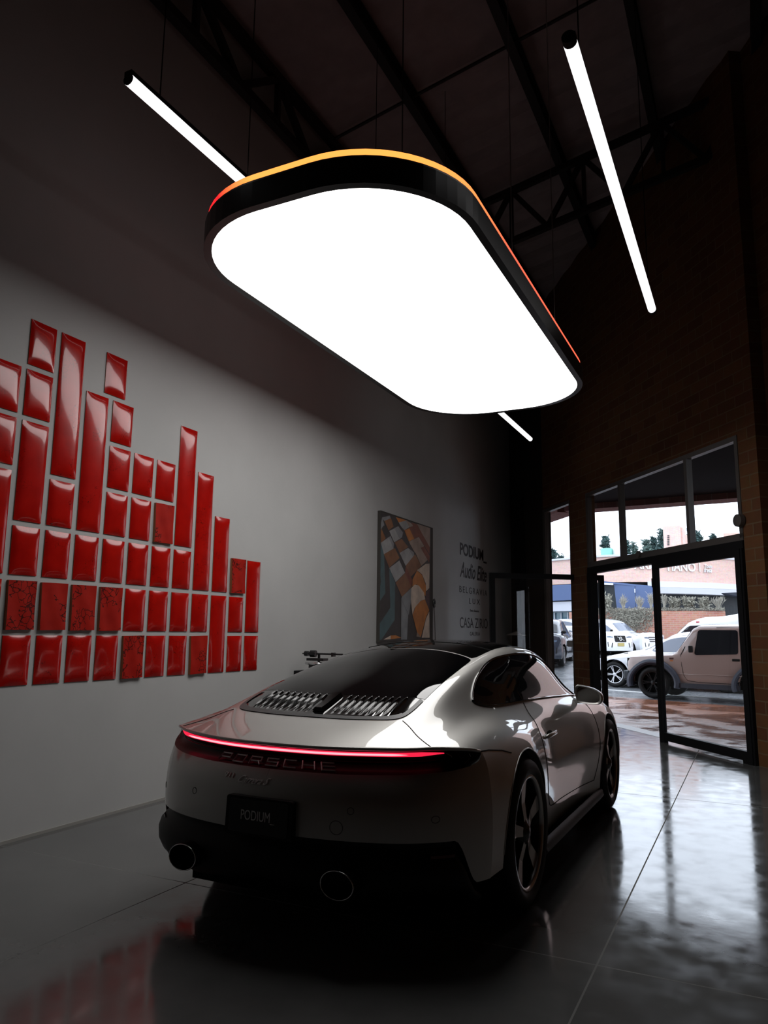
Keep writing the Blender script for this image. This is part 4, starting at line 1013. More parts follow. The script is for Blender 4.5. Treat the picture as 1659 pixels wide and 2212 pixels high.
# ---- mirrors
for sg in (1, -1):
    mc = (sg*.893, 1.63, .923)
    sh = [(-.095, .038), (-.085, .062), (-.06, .066), (.02, .050), (.07, .026), (.092, .0), (.094, -.03), (.08, -.056), (.04, -.064), (-.03, -.062), (-.075, -.052), (-.092, -.01)]
    sh = curve_closed(sh, 4); n = len(sh)
    rings = []
    for k, y in ((.80, -.004), (.86, -.016), (.95, -.02), (1.0, -.012), (1.03, .01), (1.0, .05), (.85, .10), (.5, .135), (.05, .145)):
        rings.append([(mc[0]+sg*x*k, mc[1]+y, mc[2]+z*k) for x, z in sh])
    mb = MB(); mb.add([p for r_ in rings for p in r_], [(i*n+j, i*n+(j+1) % n, (i+1)*n+(j+1) % n, (i+1)*n+j) for i in range(len(rings)-1) for j in range(n)] + [tuple(range((len(rings)-1)*n, len(rings)*n))])
    mr_ = mb.build('door_mirror', M_paint, CAR, smooth=True, angle=1.0)
    mb = MB(); mb.add([(mc[0]+sg*x*.81, mc[1]-.006, mc[2]+z*.81) for x, z in sh], [tuple(range(n))]); mb.build('mirror_glass', pbr('mirror_silver', (.8, .8, .8), rough=.01, metal=1), mr_, smooth=False)
    mb = MB(); mb.beam(Vector((mc[0]-sg*.05, mc[1]+.05, mc[2]-.05)), on_side(1.74, .865, sg, 0), .035, .03); mb.build('mirror_foot', M_gloss, mr_)
# ---- wheels
M_rimblack = pbr('rim_black', (.008, .008, .008), rough=.2, spec=.5)
M_rimface = pbr('rim_machined', (.42, .40, .39), rough=.22, metal=.9)
def wheel(u, v, sg, Rt_, wdt, Rr, phase):
    """wheel whose outer face looks towards sg*x"""
    root = empty('wheel', P3(u, v*sg, Rt_)); root.parent = CAR
    M = Matrix(((0, 0, sg, 0), (1, 0, 0, 0), (0, 1, 0, 0), (0, 0, 0, 1)))  # local z -> outward
    w = wdt
    prof = [(Rr-.004, -.012), (Rr+.012, .002), (Rr+.04, .008), (Rt_-.035, .004), (Rt_-.012, -.008), (Rt_-.001, -.03), (Rt_, -w/2), (Rt_-.001, -w+.03), (Rt_-.02, -w+.005), (Rr, -w+.01), (Rr-.01, -w+.02)]
    mb = MB(); mb.lathe(prof, M, 64); t_ = mb.build('tyre', M_rubber, root, smooth=True)
    mb = MB(); mb.lathe([(Rr-.018, -.035), (Rr-.016, -.014), (Rr-.008, -.004), (Rr+.006, -.003), (Rr+.010, -.008)], M, 64); mb.build('rim_lip', M_rimface, root, smooth=True)
    mb = MB(); mb.lathe([(Rr-.016, -.02), (Rr-.028, -.06), (Rr-.04, -w+.03), (Rr, -w+.02)], M, 64); mb.lathe([(Rr-.04, -w+.06), (.0, -w+.06)], M, 48); mb.build('rim_barrel', M_rimblack, root, smooth=True, angle=.5)
    mb = MB(); mb.lathe([(0, -.005), (.028, -.008), (.036, -.016), (.07, -.026), (.075, -.06)], M, 32); mb.build('hub_cap', M_rimblack, root, smooth=True)
    for k in range(5):
        a = phase + 2*PI*k/5; sp_ = []
        r0, r1 = .055, Rr-.014
        w0, w1 = .022, .058
        q = [(r0, -w0), (r1*.55, -w0*1.55), (r1, -w1), (r1+.002, 0), (r1, w1*.62), (r1*.55, w0*1.0), (r0, w0)]
        d = lambda r: -.028 - .010*math.sin(PI*(r-r0)/(r1-r0))
        def rot(x, y, z): return tuple(M @ Vector((x*math.cos(a)-y*math.sin(a), x*math.sin(a)+y*math.cos(a), z)))
        f_ = [rot(x, y, d(x)+.004) for x, y in q]; g_ = [rot(x, y*.75, d(x)-.05) for x, y in q]; n = len(q)
        mb = MB(); mb.add(f_+g_, [(i, (i+1) % n, n+(i+1) % n, n+i) for i in range(n)] + [tuple(range(n, 2*n))]); s_ = mb.build('spoke', M_rimblack, root)
        mb = MB(); mb.add([rot(x, y, d(x)+.0055) for x, y in q] + [rot(x, y, d(x)+.003) for x, y in q], [tuple(range(n)), ] + [(i, (i+1) % n, n+(i+1) % n, n+i) for i in range(n)]); mb.build('spoke_face', M_rimface, root)
    mb = MB(); mb.lathe([(.06, -.12), (.175, -.12), (.175, -.145), (.06, -.145)], M, 48); mb.build('brake_disc', pbr('brake_steel', (.12, .12, .12), rough=.35, metal=.8), root)
    return root
for sg in (1, -1):
    wheel(0, .912, sg, .357, .30, .270, math.radians(98))
    wheel(2.45, .895, sg, .340, .245, .256, math.radians(92))
# ================================================================== OUTDOORS
GZ = -.05
def gz(y, x=-20):
    w_ = smooth01((-3.0-x)/4.0)
    return GZ*(1-w_) + w_*float(np.interp(y, [21, 30, 36, 48, 60, 200], [GZ, .5, .8, 1.0, 1.2, 1.6])) if y < 39 else float(np.interp(y, [21, 36, 48, 60, 200], [GZ, .8, 1.0, 1.2, 1.6]))
def pave(name):
    m, N, L, B = newmat(name)
    tc = N.new('ShaderNodeTexCoord'); b = N.new('ShaderNodeTexBrick'); b.inputs['Scale'].default_value = 1
    mp = N.new('ShaderNodeMapping'); mp.inputs['Rotation'].default_value = (0, 0, .35); L.new(tc.outputs['Object'], mp.inputs[0]); L.new(mp.outputs[0], b.inputs['Vector'])
    b.inputs['Brick Width'].default_value = .24; b.inputs['Row Height'].default_value = .12; b.inputs['Mortar Size'].default_value = .006
    b.inputs['Color1'].default_value = (.36, .14, .075, 1); b.inputs['Color2'].default_value = (.25, .09, .05, 1); b.inputs['Mortar'].default_value = (.12, .08, .06, 1)
    L.new(b.outputs['Color'], B.inputs['Base Color'])
    n = N.new('ShaderNodeTexNoise'); n.inputs['Scale'].default_value = 1.2; n.inputs['Detail'].default_value = 6; L.new(tc.outputs['Object'], n.inputs['Vector'])
    mr = N.new('ShaderNodeMapRange'); mr.inputs[1].default_value = .42; mr.inputs[2].default_value = .62; mr.inputs[3].default_value = .10; mr.inputs[4].default_value = .5; L.new(n.outputs['Fac'], mr.inputs[0]); L.new(mr.outputs[0], B.inputs['Roughness'])
    bp = N.new('ShaderNodeBump'); bp.inputs['Strength'].default_value = .35; bp.inputs['Distance'].default_value = .02
    ad = N.new('ShaderNodeMath'); ad.operation = 'MULTIPLY_ADD'; L.new(b.outputs['Fac'], ad.inputs[0]); ad.inputs[1].default_value = -.25
    n2 = N.new('ShaderNodeTexNoise'); n2.inputs['Scale'].default_value = 7; L.new(tc.outputs['Object'], n2.inputs['Vector']); L.new(n2.outputs['Fac'], ad.inputs[2])
    L.new(ad.outputs[0], bp.inputs['Height']); L.new(bp.outputs[0], B.inputs['Normal'])
    return m
M_pave = pave('wet_brick_paving')
M_asph = pbr('wet_asphalt', (.16, .17, .18), rough=.12, bump=.25, bscale=9, var=.25, vscale=.8, rvar=.3)
# paving apron between the doors and the parking bays
mb = MB(); ya = 17.55
P = [tuple(SP(S_R, 0, .02))[:2], (14, 4), (14, 16.2), (-.1, 17.0), (-3.0, 18.1), (-6.2, 19.3), tuple(SP(11, 0, .02))[:2]]
mb.prism(P, GZ-.12, GZ+.004); struct(mb.build('brick_paving', M_pave))
mb = MB(); ysn = [3, 12, 21, 24, 27, 30, 33, 36, 38.9, 42, 48, 60, 100]; xsn = [-90, -20, -9, -7, -6, -5, -4, -3, 0, 20, 60]
vs, fs = grid_mesh([[(x, y, gz(y, x)-.004) for x in xsn] for y in ysn]); mb.add(vs, fs); struct(mb.build('street', M_asph))
mb = MB(); mb.beam((-3.9, 20.5, GZ+.003), (1.2, 18.1, GZ+.003), .14, .012); o = mb.build('bay_line', pbr('road_paint', (.7, .7, .7), rough=.5)); struct(o)
# door sill
mb = MB(); mb.box((0, -.42, -.05), (SB, -.171, 0.002)); o = place_sf(mb.build('trim_5', pbr('sill_concrete', (.25, .26, .27), rough=.3))); struct(o)

# canopy over the forecourt
M_soffit = pbr('canopy_soffit', (.007, .003, .004), rough=.9, spec=.05)
M_cbrick = brickmat('canopy_brick', (.20, .075, .065), (.16, .055, .05), (.22, .14, .12), bw=.28, bh=.12, axis='XY')
cA = Vector((-3.483, 16.04, 4.0)); edge = [Vector((9, 15.0, 4.0)), Vector((0, 15.75, 4.0)), cA, cA+SD*14]
mb = MB(); pol = [(p.x, p.y) for p in edge] + [tuple(SP(S_END+10, 0, .28))[:2], tuple(SP(S_R, 0, .4))[:2]]
mb.prism(pol, 4.12, 4.5); cp = mb.build('canopy_roof', M_soffit); struct(cp)
mb = MB()
for a, b in zip(edge[:-1], edge[1:]): mb.beam(a+Vector((0, .22, .6)), b+Vector((0, .22, .6)), .5, 1.2)
struct(mb.build('canopy_beam', M_cbrick))
q0, q1 = Vector((-.422, 12.4, 4.0)), Vector((.20, 12.1, 4.0))
q0, q1 = q0*.93+Vector((0, 0, .28)), q1*.93+Vector((0, 0, .28))
q0.z = q1.z = 4.03; q0 = at_z(1534, 962, 4.03); q1 = at_z(1597, 949, 4.03)
rt_ = empty('canopy_lamp', tuple(q0), 0, 'white linear tube lamp glowing under the outdoor canopy, seen through the window over the doors', 'tube lamp')
mb = MB(); mb.tube([(0, 0, 0), tuple(q1-q0)], .025, 10); mb.build('tube', M_tube, rt_, smooth=True)
mb = MB(); mb.beam(Vector((0, 0, .05)), q1-q0+Vector((0, 0, .05)), .05, .05); mb.tube([(0.1, 0, .05), (.1, 0, .13)], .01, 6); mb.build('housing', M_dark, rt_)

# brick wall added out of view to darken reflections in the car door
mb = MB(); mb.prism([(.42, 9.45), (.95, 15.2), (1.25, 15.2), (.80, 9.45)], GZ, 4.12); wg = mb.build('added_reflection_wall', brickmat('added_wall_brick', (.15, .065, .03), (.11, .045, .02), (.15, .10, .06), bw=.3, bh=.12, axis='YZ')); struct(wg)
# ---- building across the street
M_fb = brickmat('facade_brick', (.88, .62, .54), (.82, .55, .47), (.88, .70, .64), bw=.28, bh=.075, axis='XZ', mort=.006)
M_band = pbr('white_render', (.62, .64, .70), rough=.7)
M_blue = pbr('blue_canvas', (.085, .13, .26), rough=.7)
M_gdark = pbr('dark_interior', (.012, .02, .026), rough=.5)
def arc_wall(mb_, pts, z0, z1, th):
    n = len(pts); vs = []
    for x, y in pts: vs += [(x, y, z0), (x, y, z1), (x, y+th, z1), (x, y+th, z0)]
    fs = []
    for i in range(n-1):
        for k in range(4): fs.append((4*i+k, 4*i+(k+1) % 4, 4*i+4+(k+1) % 4, 4*i+4+k))
    fs += [(0, 1, 2, 3), (4*n-4, 4*n-3, 4*n-2, 4*n-1)]; mb_.add(vs, fs)
KB = 1.05; fy = spline([-14.7, -10.5, -7.35, -4.41, -1.05, 2.1, 6.3], [46.7, 44.4, 43.05, 43.7, 46.7, 51.4, 60])
def KZ(z): return CAM_H+(z-CAM_H)*KB
fpts = [(float(x), float(fy(x)[0])) for x in np.linspace(-14.7, 6.3, 40)]
bd = empty('brick_building', (0, 0, 0), 0, 'long curved pink brick building with raised white sign letters across the street', 'building')
mb = MB(); arc_wall(mb, fpts, KZ(4.15), KZ(5.55), 12); mb.build('brick_band', M_fb, bd)
mb = MB(); arc_wall(mb, [(x, y-.15) for x, y in fpts], KZ(5.50), KZ(5.60), 12.2); mb.build('coping', M_band, bd)
mb = MB(); arc_wall(mb, [(x, y-.25) for x, y in fpts if x > -5.4], KZ(3.86), KZ(4.16), 1); mb.build('white_band', M_band, bd)
mb = MB(); arc_wall(mb, [(x, y-1.2) for x, y in fpts if x > -4.7], KZ(3.50), KZ(3.80), 1); mb.build('white_awning', M_band, bd)
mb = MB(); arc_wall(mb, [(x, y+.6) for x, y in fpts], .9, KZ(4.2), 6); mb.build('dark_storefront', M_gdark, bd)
mb = MB(); arc_wall(mb, [(x, y-1.0) for x, y in fpts if x < -8.0], KZ(3.20), KZ(4.05), .4); mb.build('blue_fascia', M_blue, bd)
mb = MB(); arc_wall(mb, [(x, y-.8) for x, y in fpts if x < -8.0], KZ(2.62), KZ(3.14), .4); mb.build('white_lintel', M_band, bd)
mb = MB(); arc_wall(mb, [(x, y-.3) for x, y in fpts if x < -8.0], .9, KZ(2.62), .2); mb.build('shop_glazing', pbr('teal_glazing', (.10, .19, .24), rough=.1), bd)
for k in range(7):
    x = -10.4+k*.44; mb = MB(); mb.box((x, float(fy(x)[0])-.42, 1.0), (x+.06, float(fy(x)[0])-.3, 2.62)); mb.build('glazing_bar', M_band, bd)
# sign letters
def facade_text(txt, px, py0, py1, pxr, label=None, mat=None, shear=0, bold=.02):
    x0 = None
    y = 43.0
    for _ in range(4):
        p = at_y(px, py1, y); y = float(fy(p.x)[0])-.08
    for _ in range(1): pr = at_y(pxr, py1, y)
    for _ in range(4): pr = at_y(pxr, py1, float(fy(pr.x)[0])-.08)
    zb_ = p.z; zt_ = at_y(px, py0, y).z; vs, fs = text_mesh(txt, 1, .04, shear, bold)
    xs = [v[0] for v in vs]; ys_ = [v[1] for v in vs]; sx = (pr.x-p.x)/(max(xs)-min(xs)); sy = (zt_-zb_)/(max(ys_)-min(ys_))
    out = []
    for a, b, c in vs:
        X = p.x+(a-min(xs))*sx; out.append((X, float(fy(X)[0])-.06-c, zb_+(b-min(ys_))*sy))
    mb = MB(); mb.add(out, fs); return mb.build('sign_letters', mat or pbr('sign_white', (.8, .8, .8), rough=.5), bd)
facade_text('ARMI', 1370, 1212, 1229, 1425)
facade_text('TIANO', 1438, 1214, 1233, 1503)
facade_text('|', 1511, 1216, 1235, 1513)
facade_text('Todo', 1522, 1219, 1227, 1538, shear=.3); facade_text('fresa', 1521, 1226, 1236, 1538, shear=.3)

def bbox_obj(name, mat, px0, px1, py0, py1, y, depth, label, cat, parent=None, bevel=0):
    a = at_y(px0, py1, y); b = at_y(px1, py0, y)
    mb = MB(); mb.box((a.x, y, a.z), (b.x, y+depth, b.z)); o = mb.build(name, mat, parent, bevel=bevel)
    if label: tag(o, label, cat)
    return o
# unseen tall block, added so the side glass reflects pinkish brick, not sky
mb = MB(); mb.box((2.2, 46.5, -.05), (26, 48, 14.5)); struct(mb.build('added_reflection_block', M_fb))
# rear building parts
tw = empty('brick_tower', (0, 0, 0), 0, 'tall pink brick tower with a column of six small slots', 'tower')
a = at_y(1437, 1240, 56); b = at_y(1469, 1135, 56)
mb = MB(); mb.box((a.x, 56, 1.0), (b.x, 59, b.z)); mb.build('shaft', M_fb, tw)
mb = MB(); c_ = at_y(1473.5, 1137, 56.3); mb.box((b.x, 56.4, 1.0), (c_.x, 59, c_.z-.05)); mb.build('side_shaft', M_fb, tw)
for k in range(6):
    p = at_y(1442.5, 1157.5+k*3.85, 55.98); mb = MB(); mb.box((p.x-.03, 55.94, p.z-.035), (p.x+.11, 56.01, p.z+.035)); mb.build('slot', M_gdark, tw)
up_ = bbox_obj('brick_annex', M_fb, 1476, 1700, 1176, 1240, 65, 3, None, None); up_['label'] = 'pink brick wall behind the curved facade, right of the tower'; up_['category'] = 'building'
vsl = up_.data.vertices
for v in vsl:
    if v.co.z > 7: v.co.z += (v.co.x - at_y(1476, 1176, 65).x)*.17
bbox_obj('brick_block', M_fb, 1568, 1596, 1150, 1240, 69, 3, 'small pink brick block rising behind the brick wall at the right', 'building')
bbox_obj('chimney_block', M_fb, 1477, 1484, 1155, 1300, 69, 1.5, 'low pink brick block just right of the tower', 'building')
# dishes
for (px, py, y, r_, lb) in ((1487, 1146, 66, .25, 'grey satellite dish right of the brick tower'), (1600, 1148, 66, .16, 'small satellite dish on the far right brick block')):
    p = at_y(px, py, y); d = empty('satellite_dish', tuple(p), 0, lb, 'satellite dish')
    mb = MB(); mb.lathe([(0, 0), (r_*.6, .02), (r_, .07), (r_, .085), (r_*.6, .035), (0, .012)], Matrix.Rotation(math.radians(55), 4, 'X') @ Matrix.Rotation(.5, 4, 'Y'), 20); mb.build('dish', pbr('dish_grey', (.35, .4, .42), rough=.5), d, smooth=True)
    mb = MB(); mb.tube([(0, 0, 0), (.02, .1, -1.15)], .02, 6); mb.build('mast', M_dark, d)
# tanks on the roof
def tank(px0, px1, py0, py1, y, col, label, port=False, onto=None):
    a = at_y(px0, py1, y); b = at_y(px1, py0, y); r_ = (b.x-a.x)/2; base_ = KZ(5.60) if not onto else onto; h = b.z-base_
    t = empty('water_tank', ((a.x+b.x)/2, y+r_, base_), 0, label, 'water tank')
    mb = MB(); mb.lathe([(0, 0), (r_, 0), (r_, h*.92), (r_*.9, h), (0, h*1.02)], None, 28); mb.build('shell', pbr('tank_paint', col, rough=.5), t, smooth=True, angle=.6)
    if port:
        mb = MB(); mb.lathe([(0, 0), (.07, 0), (.07, .05), (0, .05)], Matrix.Translation((r_*.55, -r_*.86, h*.45)) @ Matrix.Rotation(PI/2, 4, 'X'), 14); mb.build('port', M_gdark, t)
tank(1278, 1366, 1196, 1213, 45.5, (.55, .66, .68), 'wide pale grey round roof structure below the green tank')
tank(1295, 1322, 1183, 1196, 49, (.22, .52, .42), 'green water tank with a dark round port on the roof', True)
tank(1323, 1350, 1182, 1196, 49, (.62, .66, .72), 'white water tank beside the green one')
tank(1219, 1242, 1198, 1213, 47, (.62, .66, .70), 'white tank seen through the narrow side window')

# ---- trees
M_leafA = pbr('pine_green', (.045, .095, .09), rough=.7, var=.4, vscale=1.5); M_leafB = pbr('cypress_green', (.10, .16, .14), rough=.7, var=.3, vscale=1.5)
M_bark = pbr('bark', (.10, .07, .05), rough=.9)
def tree(px, py_top, y, w_px, label, mat, seed=1, zlow=5.2):
    rnd = random.Random(seed); top = at_y(px, py_top, y); w = w_px*y/1605/2
    root = empty('conifer', (top.x, top.y, gz(y)-.02), 0, label, 'tree', 'trees beyond the roofs')
    H = top.z-gz(y)
    mb = MB(); mb.tube([(0, 0, 0), (0, 0, H*.98)], [.22, .03], 8); mb.build('trunk', M_bark, root)
    vs = []; fs = []
    nb = 170
    for i in range(nb):
        t = rnd.random()**.8; z = H*(1-.50*t); rad = w*(.12+.88*(t**.7))*rnd.uniform(.6, 1.15); a = rnd.uniform(0, 2*PI)
        tip = Vector((rad*math.cos(a), rad*math.sin(a), z+rnd.uniform(-.1, .35))); base = Vector((0, 0, z-.15))
        for k in range(16):
            s = rnd.uniform(.15, 1.05); c = base.lerp(tip, s) + Vector((rnd.gauss(0, .10), rnd.gauss(0, .10), rnd.gauss(0, .07)))
            d = Vector((rnd.gauss(0, 1), rnd.gauss(0, 1), rnd.gauss(.3, .6))).normalized()*rnd.uniform(.16, .34); e = Vector((rnd.gauss(0, 1), rnd.gauss(0, 1), rnd.gauss(0, 1))).normalized()*.09
            n = len(vs); vs += [tuple(c-d), tuple(c+e), tuple(c+d), tuple(c-e)]; fs.append((n, n+1, n+2, n+3))
    mb = MB(); mb.add(vs, fs); mb.build('foliage', mat, root, fixn=False)
for i, (px, pt_, y, w, lb, m_) in enumerate([
    (1352, 1172, 70, 32, 'dark pine tree left in the middle window pane', M_leafA), (1370, 1180, 74, 30, 'grey-green tree between the two dark pines', M_leafB),
    (1396, 1166, 72, 34, 'broad grey-green tree right of the white sky gap', M_leafB), (1412, 1162, 76, 30, 'dark tree left of the tallest pine', M_leafA),
    (1430, 1150, 70, 38, 'tallest dark pine just left of the brick tower', M_leafA), (1308, 1166, 64, 22, 'spiky pine top above the green tank', M_leafA),
    (1194, 1186, 64, 22, 'blue-green pine at the left of the narrow side window', M_leafA), (1213, 1198, 66, 14, 'small dark tree top in the narrow side window', M_leafA),
    (1508, 1152, 79, 24, 'dark pine right of the second window mullion', M_leafA), (1492, 1156, 72, 20, 'thin tree behind the window mullion and satellite dish', M_leafA),
    (1540, 1158, 72, 30, 'low spreading pine above the right brick wall', M_leafA)]):
    tree(px, pt_, y, w, lb, m_, i+3)

# ---- curtain, tent
def quadslab(name, pts, y0, y1, th, mat, label=None, cat=None, parent=None):
    P_ = [at_y(px, py, y0+(y1-y0)*k) for (px, py), k in zip(pts, (0, 1, 1, 0))]
    mb = MB(); mb.add([tuple(p) for p in P_] + [tuple(p+Vector((0, th, 0))) for p in P_], [(0, 1, 2, 3), (7, 6, 5, 4), (0, 4, 5, 1), (1, 5, 6, 2), (2, 6, 7, 3), (3, 7, 4, 0)])
    o = mb.build(name, mat, parent)
    if label: tag(o, label, cat)
    return o
quadslab('blue_curtain', [(1326, 1259), (1371, 1264), (1373, 1320), (1333, 1320)], 41.5, 41.3, .06, M_blue, 'left panel of the blue weather curtain across the street', 'curtain')
quadslab('blue_curtain', [(1372, 1264), (1412, 1269), (1412, 1320), (1374, 1320)], 41.3, 41.1, .06, M_blue, 'right panel of the blue weather curtain across the street', 'curtain')
quadslab('awning_frame', [(1300, 1255), (1412, 1266), (1412, 1270), (1300, 1259)], 41.55, 41.15, .2, M_blue, 'thin dark awning edge above the blue curtain', 'awning')
quadslab('rolled_blind', [(1304, 1259), (1324, 1260), (1324, 1264), (1304, 1263)], 41.2, 41.1, .15, M_band, 'white rolled blind left of the blue curtain', 'blind')
p = at_y(1371, 1272, 41.2); mb = MB(); mb.box((p.x-.015, 41.15, p.z-.2), (p.x+.03, 41.2, p.z)); tag(mb.build('lamp_tube', M_band), 'small white upright lamp between the two blue curtain panels', 'lamp')
quadslab('dark_awning', [(1558, 1281), (1622, 1278), (1622, 1293), (1566, 1286)], 42, 41.6, 1.0, pbr('tent_black', (.015, .02, .035), rough=.6), 'black awning at the right end of the white band', 'awning')

# ---- planter wall with ivy and bare shrubs
M_pl = brickmat('planter_brick', (.62, .30, .22), (.55, .24, .17), (.62, .45, .38), bw=.3, bh=.1, axis='XZ')
PY = 39.4; ap = at_y(1300, 1320, PY); bp_ = at_y(1565, 1322, PY); PT = at_y(1400, 1320, PY).z
mb = MB(); arc_wall(mb, [(ap.x-2, PY+1.5), (ap.x, PY+.6), (ap.x+1.4, PY), (bp_.x-1, PY), (bp_.x, PY+.4)], .5, PT, .9); o = mb.build('planter_wall', M_pl); tag(o, 'pink brick planter wall half covered with ivy behind the parked cars', 'planter')
M_ivy = pbr('dry_ivy', (.23, .22, .18), rough=.8, var=.5, vscale=9)
rnd = random.Random(5); vs = []; fs = []
def leafq(c, s):
    d = Vector((rnd.gauss(0, 1), rnd.gauss(0, .5), rnd.gauss(0, 1))).normalized()*s; e = Vector((rnd.gauss(0, 1), rnd.gauss(0, .5), rnd.gauss(0, 1))).normalized()*s*.7; n = len(vs)
    vs.extend([tuple(c-d), tuple(c+e), tuple(c+d), tuple(c-e)]); fs.append((n, n+1, n+2, n+3))
for i in range(9000):
    x = rnd.uniform(ap.x-.6, bp_.x); z = PT+abs(rnd.gauss(0, .06))+.04
    if rnd.random() < .55:
        x = rnd.choice([rnd.gauss(-5.7, .5), rnd.gauss(-5.3, .45), rnd.uniform(ap.x-.3, -4.4)]); z = PT+.03-abs(rnd.gauss(0, .55))
    yy = float(np.interp(x, [ap.x-2, ap.x, ap.x+1.4, bp_.x-1], [PY+1.5, PY+.6, PY, PY])) - rnd.uniform(.04, .10) + (rnd.uniform(0, .8) if z > PT+.03 else 0)
    leafq(Vector((x, yy, z)), rnd.uniform(.025, .05))
mb = MB(); mb.add(vs, fs); o = mb.build('ivy', M_ivy, fixn=False); tag(o, 'dry grey ivy spilling over the brick planter wall', 'ivy', kind='stuff')
M_twig = pbr('pale_twigs', (.36, .34, .29), rough=.8); M_twigleaf = pbr('dry_leaves', (.27, .26, .21), rough=.8, var=.4, vscale=12)
def shrub(px, py_top, w_px, label, dense=0, seed=0):
    rnd = random.Random(seed); b = at_y(px, 1321, PY+.45); t = at_y(px, py_top, PY+.45); H = t.z-PT+.05; w = w_px*PY/1605/2*.92
    root = empty('bare_shrub', (b.x, PY+.45, PT), 0, label, 'shrub', 'shrubs along the planter wall')
    mb = MB(); vs = []; fs = []
    for i in range(34):
        a = rnd.uniform(0, 2*PI); s = rnd.random()**.6; tip = Vector((w*s*math.cos(a), w*s*math.sin(a)*.7, H*rnd.uniform(.7, 1.0)*(1-.15*s)))
        mid = tip*.5 - Vector((tip.x*.12, tip.y*.12, 0)); mb.tube([(0.04*math.cos(a), .04*math.sin(a), 0), tuple(mid), tuple(tip)], [.014, .011, .006], 4)
        for k in range(3):
            q = mid.lerp(tip, rnd.uniform(0, .8)); mb.tube([tuple(q), tuple(q+Vector((rnd.gauss(0, .08), rnd.gauss(0, .06), rnd.uniform(.08, .22))))], .006, 3)
        if dense:
            for k in range(14):
                q = mid.lerp(tip, rnd.uniform(-.2, 1)); d = Vector((rnd.gauss(0, .05), rnd.gauss(0, .05), rnd.gauss(0, .05))); e = Vector((rnd.gauss(0, .03), rnd.gauss(0, .03), rnd.gauss(0, .03))); c = q+Vector((rnd.gauss(0, .07), rnd.gauss(0, .07), rnd.gauss(0, .07))); n = len(vs); vs += [tuple(c-d), tuple(c+e), tuple(c+d), tuple(c-e)]; fs.append((n, n+1, n+2, n+3))
    mb.build('branches', M_twig, root, fixn=False)
    if vs: m2 = MB(); m2.add(vs, fs); m2.build('leaves', M_twigleaf, root, fixn=False)
for i, a in enumerate([(1312, 1288, 18, 'dark leafy shrub left of the blue curtain', 1), (1347, 1285, 20, 'bare shrub in front of the left blue curtain panel', 0), (1382, 1287, 24, 'bare fan-shaped shrub in front of the right blue curtain panel', 0),
     (1407, 1279, 18, 'tall bare shrub at the right edge of the blue curtain', 0), (1435, 1284, 16, 'tall thin bare shrub just right of the door stile', 0), (1459, 1291, 22, 'low grey shrub, second right of the door stile', 1),
     (1486, 1290, 28, 'round grey leafy shrub under the white awning', 1), (1521, 1291, 28, 'round leafy shrub left of the last fan-shaped one', 1), (1553, 1288, 36, 'wide fan-shaped bare shrub at the right end of the planter', 0)]):
    shrub(a[0], a[1], a[2], a[3], a[4], i)

